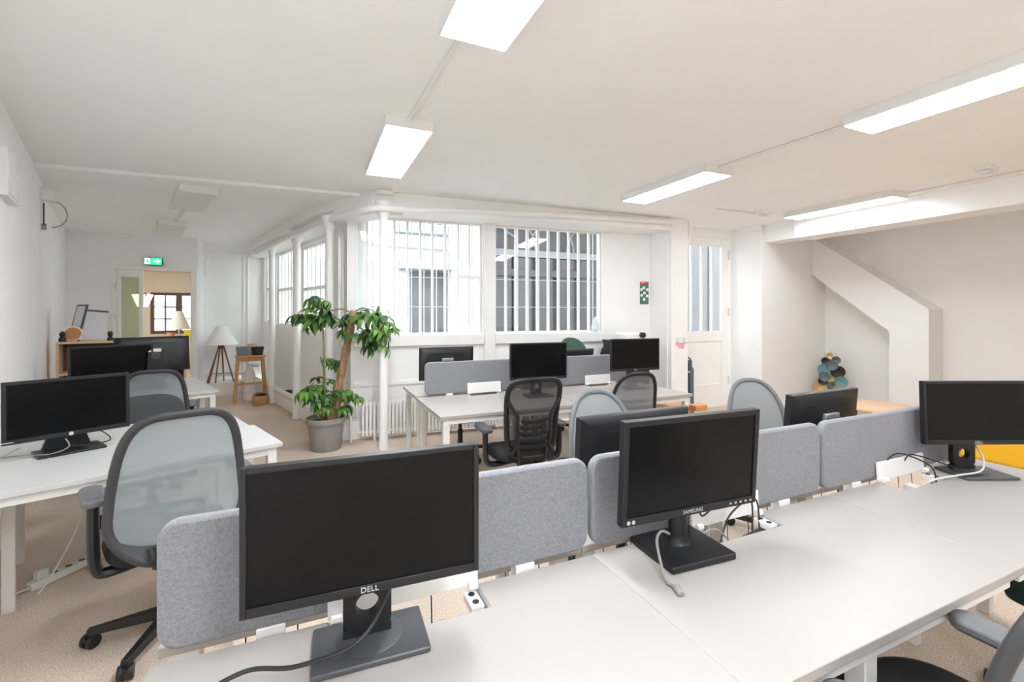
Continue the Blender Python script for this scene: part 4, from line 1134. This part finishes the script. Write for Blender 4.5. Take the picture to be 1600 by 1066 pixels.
# exit sign
t = thing('exit_sign', 'green and white emergency exit sign above the far door', 'exit sign', (-2.365, 9.335, 2.33))
obj('housing', G().box((-.125,-.03,-.062),(.125,.02,.062)), 'grey_plastic', t, bevel=.004)
emit('exit_white', (236, 255, 246), 1.1); emit('exit_glow', (40, 170, 112), .9)
obj('panel', G().box((-.118,-.033,-.055),(.118,-.029,.055)), 'exit_glow', t, smooth=False)
obj('arrow', G().prism([(.0,.012),(.045,.012),(.045,.035),(.09,0),(.045,-.035),(.045,-.012),(0,-.012)], 0, .002, Matrix.Translation((.015,-.033,0)) @ RX90), 'exit_white', t, smooth=False)
obj('door_symbol', G().box((-.105,-.0345,-.045),(-.04,-.033,.045)), 'exit_white', t, smooth=False)
obj('runner', G().box((-.080,-.0358,-.02),(-.062,-.0345,.018)).box((-.09,-.0358,.004),(-.052,-.0345,.012)).tube([(-.07,-.035,-.018),(-.09,-.035,-.038)], .004, 6).tube([(-.07,-.035,-.018),(-.054,-.035,-.036)], .004, 6).lathe([(.008,0),(.008,.0012)], 12, c=(-.070,-.0346,.028), M=RX90), 'exit_green', t, smooth=False)

# left wall devices
yy = 5.93
t = thing('wall_sensor', 'white wall box with looping thin cable high on left wall', 'sensor', (xl(yy)+.05, yy, 2.55), math.radians(17))
obj('box', G().box((-.02,-.06,.02),(.09,.06,.14)), 'fixture', t, bevel=.006)
obj('cable', G().tube([(.06+.11*math.sin(PI*k/12), 0, -.10+.13*math.cos(PI*k/12)) for k in range(13)], .005, 6), 'cable_grey', t)
obj('plug', G().box((-.01,-.015,-.26),(.025,.015,-.20)), 'cable_grey', t, bevel=.003)
obj('cable_clip', G().box((.0,-.02,-.22),(.012,-.008,0)), 'brown_dark', t)
yy = 4.08
t = thing('wall_panel', 'white flat wall box at the left photo edge', 'wall box', (xl(yy)+.03, yy, 2.35), math.radians(17))
obj('box', G().box((-.02,-.30,-.15),(.05,.12,.15)), 'fixture', t, bevel=.006)
obj('cover', G().box((.05,-.28,-.13),(.055,.10,.13)), 'fixture', t, bevel=.004)

# ------------------------------------------------------------------ poster, switch, notes, folding chair, projector
t = thing('poster', 'small green poster with white discs on the bluish wall', 'poster', (4.50, dy(4.50)-.006, 1.77), -.0716)
xw, zh = .074, .165
obj('sheet', G().box((-xw,-.002,-zh),(xw,.002,zh)), 'poster_green', t, smooth=False)
obj('header', G().box((-xw,-.004,zh-.045),(xw,-.001,zh)), 'poster_red', t, smooth=False)
obj('header_line', G().box((-xw+.01,-.005,zh-.015),(xw-.07,-.0035,zh-.008)), 'paper_white', t, smooth=False)
for (x, z) in ((-.01,.075),(-.052,.048),(.048,.048),(0,.0),(-.048,-.035),(.045,-.045),(-.005,-.095)):
    obj('disc', G().lathe([(.023,0),(.023,.002)], 16, M=RX90), 'paper_white', t, loc=(x,-.003,z), smooth=False)
t = thing('wall_switch', 'white thermostat box on the pillar above pink notes', 'switch', (4.79, 4.928, 1.085))
obj('box', G().box((-.075,-.03,-.03),(.02,0,.05)), 'fixture', t, bevel=.005)
obj('switch_box', G().box((.04,-.025,-.03),(.10,0,.045)), 'fixture', t, bevel=.005)
tag(obj('sticky_note', G().box((-.045,-.004,-.05),(.045,.0,.05)), 'pink', loc=(4.80, 4.922, 1.02), rot=(.15,.12,0)), 'pink sticky note hanging on the pillar', 'note')
tag(obj('sticky_note', G().box((-.04,-.004,-.03),(.04,.0,.03)), 'pink', loc=(4.74, 4.920, 1.045), rot=(.1,-.3,0)), 'second smaller pink note slanting left on the pillar', 'note')
t = thing('folding_chair', 'blue-grey folded chair leaning by the tall white door', 'folding chair', (4.965, 5.09, 0), 0)
def u_frame(x, hw, h): return [(x,-hw,0),(x,-hw,h-.08)] + [(x,-hw*math.cos(PI*k/10),h-.08+.08*math.sin(PI*k/10)) for k in range(1,10)] + [(x,hw,h-.08),(x,hw,0)]
obj('tube_frame', G().tube(u_frame(0,.18,.86), .013, 8), 'steel_blue', t)
obj('tube_frame', G().tube(u_frame(.045,.165,.74), .013, 8), 'steel_blue', t)
obj('seat', G().box((.010,-.15,.26),(.040,.15,.62)), 'steel_blue', t, bevel=.012)
obj('backrest', G().box((-.012,-.165,.64),(.022,.165,.80)), 'steel_blue', t, bevel=.012)
t = thing('storage_cabinet', 'black cabinet standing in the corner under the poster', 'cabinet', (3.68, 4.86, 0), -.07)
obj('body', G().box((0,0,0),(.46,.40,1.085)), 'black_plastic', t, bevel=.004)
obj('top', G().box((-.01,-.01,1.085),(.47,.41,1.11)), 'black_plastic', t, bevel=.003)
for x in (.005,.235): obj('door', G().box((x,-.015,.02),(x+.22,0,1.075)), 'black_plastic', t, bevel=.003)
t = thing('projector', 'white projector with black lens on the black cabinet', 'projector', (3.98, 5.03, 1.11), -.1)
obj('body', G().prism(rrect(.34,.26,.05), .012, .095), 'white_paint', t, bevel=.012)
obj('lens', G().lathe([(.038,0),(.038,.05),(.03,.055)], 20, M=Matrix.Translation((.10,-.125,.07)) @ RX90), 'black_plastic', t)
for x in (-.12,.12): obj('foot', G().lathe([(.015,0),(.015,.014)], 10, c=(x,0,0)), 'black_plastic', t)
tag(obj('clear_bag', G().lathe([(.10,0),(.14,.05),(.13,.13),(.06,.22),(.03,.27)], 11), 'clear_plastic', loc=dp(3.70, .055)[0:1] + (dy(3.70)-.0, 1.205), rot=(0,0,.3)).__class__ and bpy.data.objects['clear_bag'], 'crumpled clear plastic bag on right window sill', 'bag')
bpy.data.objects['clear_bag'].scale = (.55, .3, .8)
bpy.data.objects['clear_bag'].location = (3.69, dy(3.69)+.005, 1.206)
# wooden bench-box at right end of the rear bench
t = thing('wooden_bench', 'orange wooden bench end showing beyond the rear bench', 'bench', (3.25, 3.42, 0), .0)
obj('seat', G().box((-.22,.0,.53),(.25,.32,.565)), 'wood_orange', t, bevel=.004)
obj('end_board', G().box((.18,-.09,.52),(.33,.0,.575)), 'wood_orange', t, bevel=.006)
for (x, y) in ((-.19,.03),(.22,.03),(-.19,.29),(.22,.29)): obj('leg', G().box((x-.018,y-.018,0),(x+.018,y+.018,.53)), 'wood_orange', t, bevel=.003)
obj('side_rail', G().box((-.19,.01,.47),(.22,.03,.53)), 'wood_orange', t, bevel=.003)

# ------------------------------------------------------------------ right: round table, yellow sofa, disc sculpture
t = thing('round_table', 'low round table with pale wood top beside alcove', 'table', (5.70, 2.95, 0))
obj('tabletop', G().lathe([(.35,.435),(.36,.442),(.36,.458),(.355,.462)], 48), 'table_wood', t)
for k in range(3):
    a = 2*PI*k/3+2.6; obj('leg', G().tube([(.30*math.cos(a),.30*math.sin(a),0),(.22*math.cos(a),.22*math.sin(a),.436)], .014, 8), 'black_plastic', t)
t = thing('sofa', 'yellow upholstered sofa at the right photo edge', 'sofa', (5.5, 1.35, 0))
obj('backrest', G().box((0,-.95,.14),(.22,.95,.76)), 'yellow', t, bevel=.04)
obj('seat', G().box((.22,-.78,.16),(.70,.78,.42)), 'yellow', t, bevel=.04)
for s in (-1, 1): obj('armrest', G().box((.20,s*.95-(.17 if s > 0 else 0),.14),(.70,s*.95+(.17 if s < 0 else 0),.60)), 'yellow', t, bevel=.04)
obj('plinth', G().box((.03,-.92,.0),(.66,.92,.14)), 'brown_dark', t)
t = thing('disc_sculpture', 'wall sculpture of gold, teal and black discs in alcove corner', 'sculpture', (7.40, 4.50, 0))
VR = Vector((.55, -.835, 0))        # across, facing the room
def dpos(px, py):
    # spread over a panel square to the sight line from the room
    return VR*((px-1293)*.0104) + Vector((0,0,1.48-(py-488.7)*.0100))
DS = [(1288,564,6,'black_plastic'),(1301,562,6,'slate'),(1296,570,8,'slate'),(1288,578,11,'teal'),(1303,580,10,'black_plastic'),(1287,588,8,'slate'),(1297,592,9,'gold'),(1285,595,7,'black_plastic'),(1307,595,9,'teal'),(1283,605,12,'gold'),(1297,603,8,'slate'),(1305,608,9,'gold'),(1293,556,5,'gold'),(1290,620,11,'teal'),(1303,624,10,'gold'),(1296,638,12,'slate')]
rotD = math.atan2(VR.y, VR.x)
for i, (px, py, r, m) in enumerate(DS):
    M = Matrix.Rotation(rotD, 4, 'Z') @ RX90
    obj('disc', G().lathe([(.004,.004),(r*.0085,.012),(r*.0098,.024),(r*.0090,.021),(.004,.010)], 20, M=M), m, t, loc=dpos(px, py)+Vector((-.835,-.55,0))*(.012*(i % 3)))
for px in (1287, 1294, 1301): obj('wire', G().tube([dpos(px, 548+abs(px-1294)*.5), dpos(px+1, 640)], .003, 6), 'gold', t)
obj('stand', G().tube([dpos(1294, 560)+Vector((.02,.013,0)), dpos(1294, 636)+Vector((.02,.013,0))], .007, 6).box((-.06,-.06,0),(.06,.06,.02)).tube([(0,0,.02), dpos(1294,636)+Vector((.02,.013,0))], .007, 6), 'black_plastic', t)

# ------------------------------------------------------------------ cables and small things on the desks
def cable(pts, label, m='cable_black', r=.0032, name='cable', n=8):
    return tag(obj(name, G().tube(bez(pts, n), r, 7), m), label, 'cable')
Z = DESK
cable([(.205,1.155,.90),(.185,1.10,.86),(.10,1.00,.80),(-.02,1.02,.765),(-.12,1.055,.76),(-.22,1.0,.757),(-.27,.93,.745),(-.28,.86,.7335)], 'black cable looping from largest monitor stand across the left desk', r=.0045)
cable([(1.22,1.17,.85),(1.20,1.14,.80),(1.28,1.14,.835),(1.38,1.15,.84),(1.46,1.16,.80),(1.44,1.14,.70)], 'black cable arching out of the middle desk slot')
cable([(1.26,1.12,.70),(1.32,1.14,.77),(1.42,1.16,.80),(1.50,1.17,.79),(1.49,1.15,.70)], 'second black cable curving in the middle desk slot')
cable([(1.16,1.14,.69),(1.19,1.13,.742),(1.25,1.13,.75),(1.31,1.12,.70)], 'short grey cable at left of the middle desk slot', 'cable_grey', .003)
cable([(1.04,1.12,.78),(1.0,1.11,.80),(.955,1.08,.795),(.925,1.03,.76),(.90,.98,.742),(.905,.955,.737)], 'grey mains cable draped over the square monitor foot', 'cable_grey', .0042)
t = thing('mains_plug', 'grey mains connector lying before the square monitor foot', 'plug', (.905, .945, DESK+.0005), 1.2)
obj('body', G().box((-.026,-.010,0),(.010,.010,.014)), 'cable_grey', t, bevel=.004)
for k in (-1, 1): obj('pin', G().tube([(.010,k*.005,.007),(.015,k*.005,.007)], .0018, 6), 'black_plastic', t)
cable([(2.36,1.23,.735),(2.40,1.185,.84),(2.52,1.17,.82),(2.60,1.13,.77),(2.60,1.115,.70)], 'black cable leaping from right divider into the slot')
cable([(2.50,1.19,.80),(2.54,1.18,.825),(2.66,1.14,.79),(2.74,1.08,.755),(2.77,1.02,.7475)], 'black cable arching beside the right monitor stand')
cable([(2.88,1.10,.87),(2.87,1.06,.81),(2.78,1.03,.765),(2.66,1.06,.752),(2.56,1.10,.735),(2.52,1.13,.70)], 'white cable falling from the right monitor to the slot', 'cable_white', .004)
# cables at the left monitor
hp = Vector((-1.205, 3.21, 0))
cable([(-1.33,3.10,.80),(-1.40,3.10,.76),(-1.47,3.12,.737),(-1.44,3.20,.736),(-1.33,3.17,.742),(-1.22,3.12,.75),(-1.15,3.12,.78),(-1.17,3.14,.82)], 'thin grey cable coiled at foot of left desk monitor', 'cable_grey', .003)
cable([(-1.12,3.26,.84),(-1.05,3.24,.82),(-1.02,3.25,.77),(-1.10,3.24,.755),(-1.18,3.20,.765)], 'thin dark cable loop right of the left monitor neck', 'cable_black', .003)
# floor cables and strip below the left desk
t = thing('power_strip', 'white power strip lying on carpet below the left desk', 'power strip', (-1.27, 3.37, 0), .9)
obj('body', G().box((-.15,-.027,.001),(.15,.027,.042)), 'cable_white', t, bevel=.006)
for k in range(4): obj('socket', G().lathe([(.016,.042),(.016,.0435)], 14, c=(-.10+.065*k,0,0)), 'grey_plastic', t)
obj('plug', G().box((-.12,-.02,.042),(-.07,.02,.085)), 'cable_white', t, bevel=.006)
cable([(-1.36,3.25,.02),(-1.42,3.2,.008),(-1.37,3.12,.005),(-1.30,3.22,.006),(-1.20,3.40,.3),(-1.18,3.48,.62)], 'white cable rising from floor power strip to left desk', 'cable_white', .005)
cable([(-1.25,3.45,.03),(-1.15,3.50,.005),(-1.02,3.48,.004),(-.98,3.36,.004),(-1.08,3.30,.004),(-1.18,3.42,.006)], 'beige cable curled on the carpet beside power strip', 'wicker', .004)
cable([(.94,4.99,.30),(1.15,4.55,.02),(1.3,4.2,.008),(1.36,3.9,.10),(1.38,3.85,.62)], 'white cable hanging under the rear bench', 'cable_white', .004)
cable([(2.0,3.9,.01),(2.1,3.72,.008),(2.25,3.8,.008),(2.2,3.98,.008),(2.05,3.9,.012),(2.12,3.7,.012)], 'black cable coil on the floor under rear bench', 'cable_black', .007)
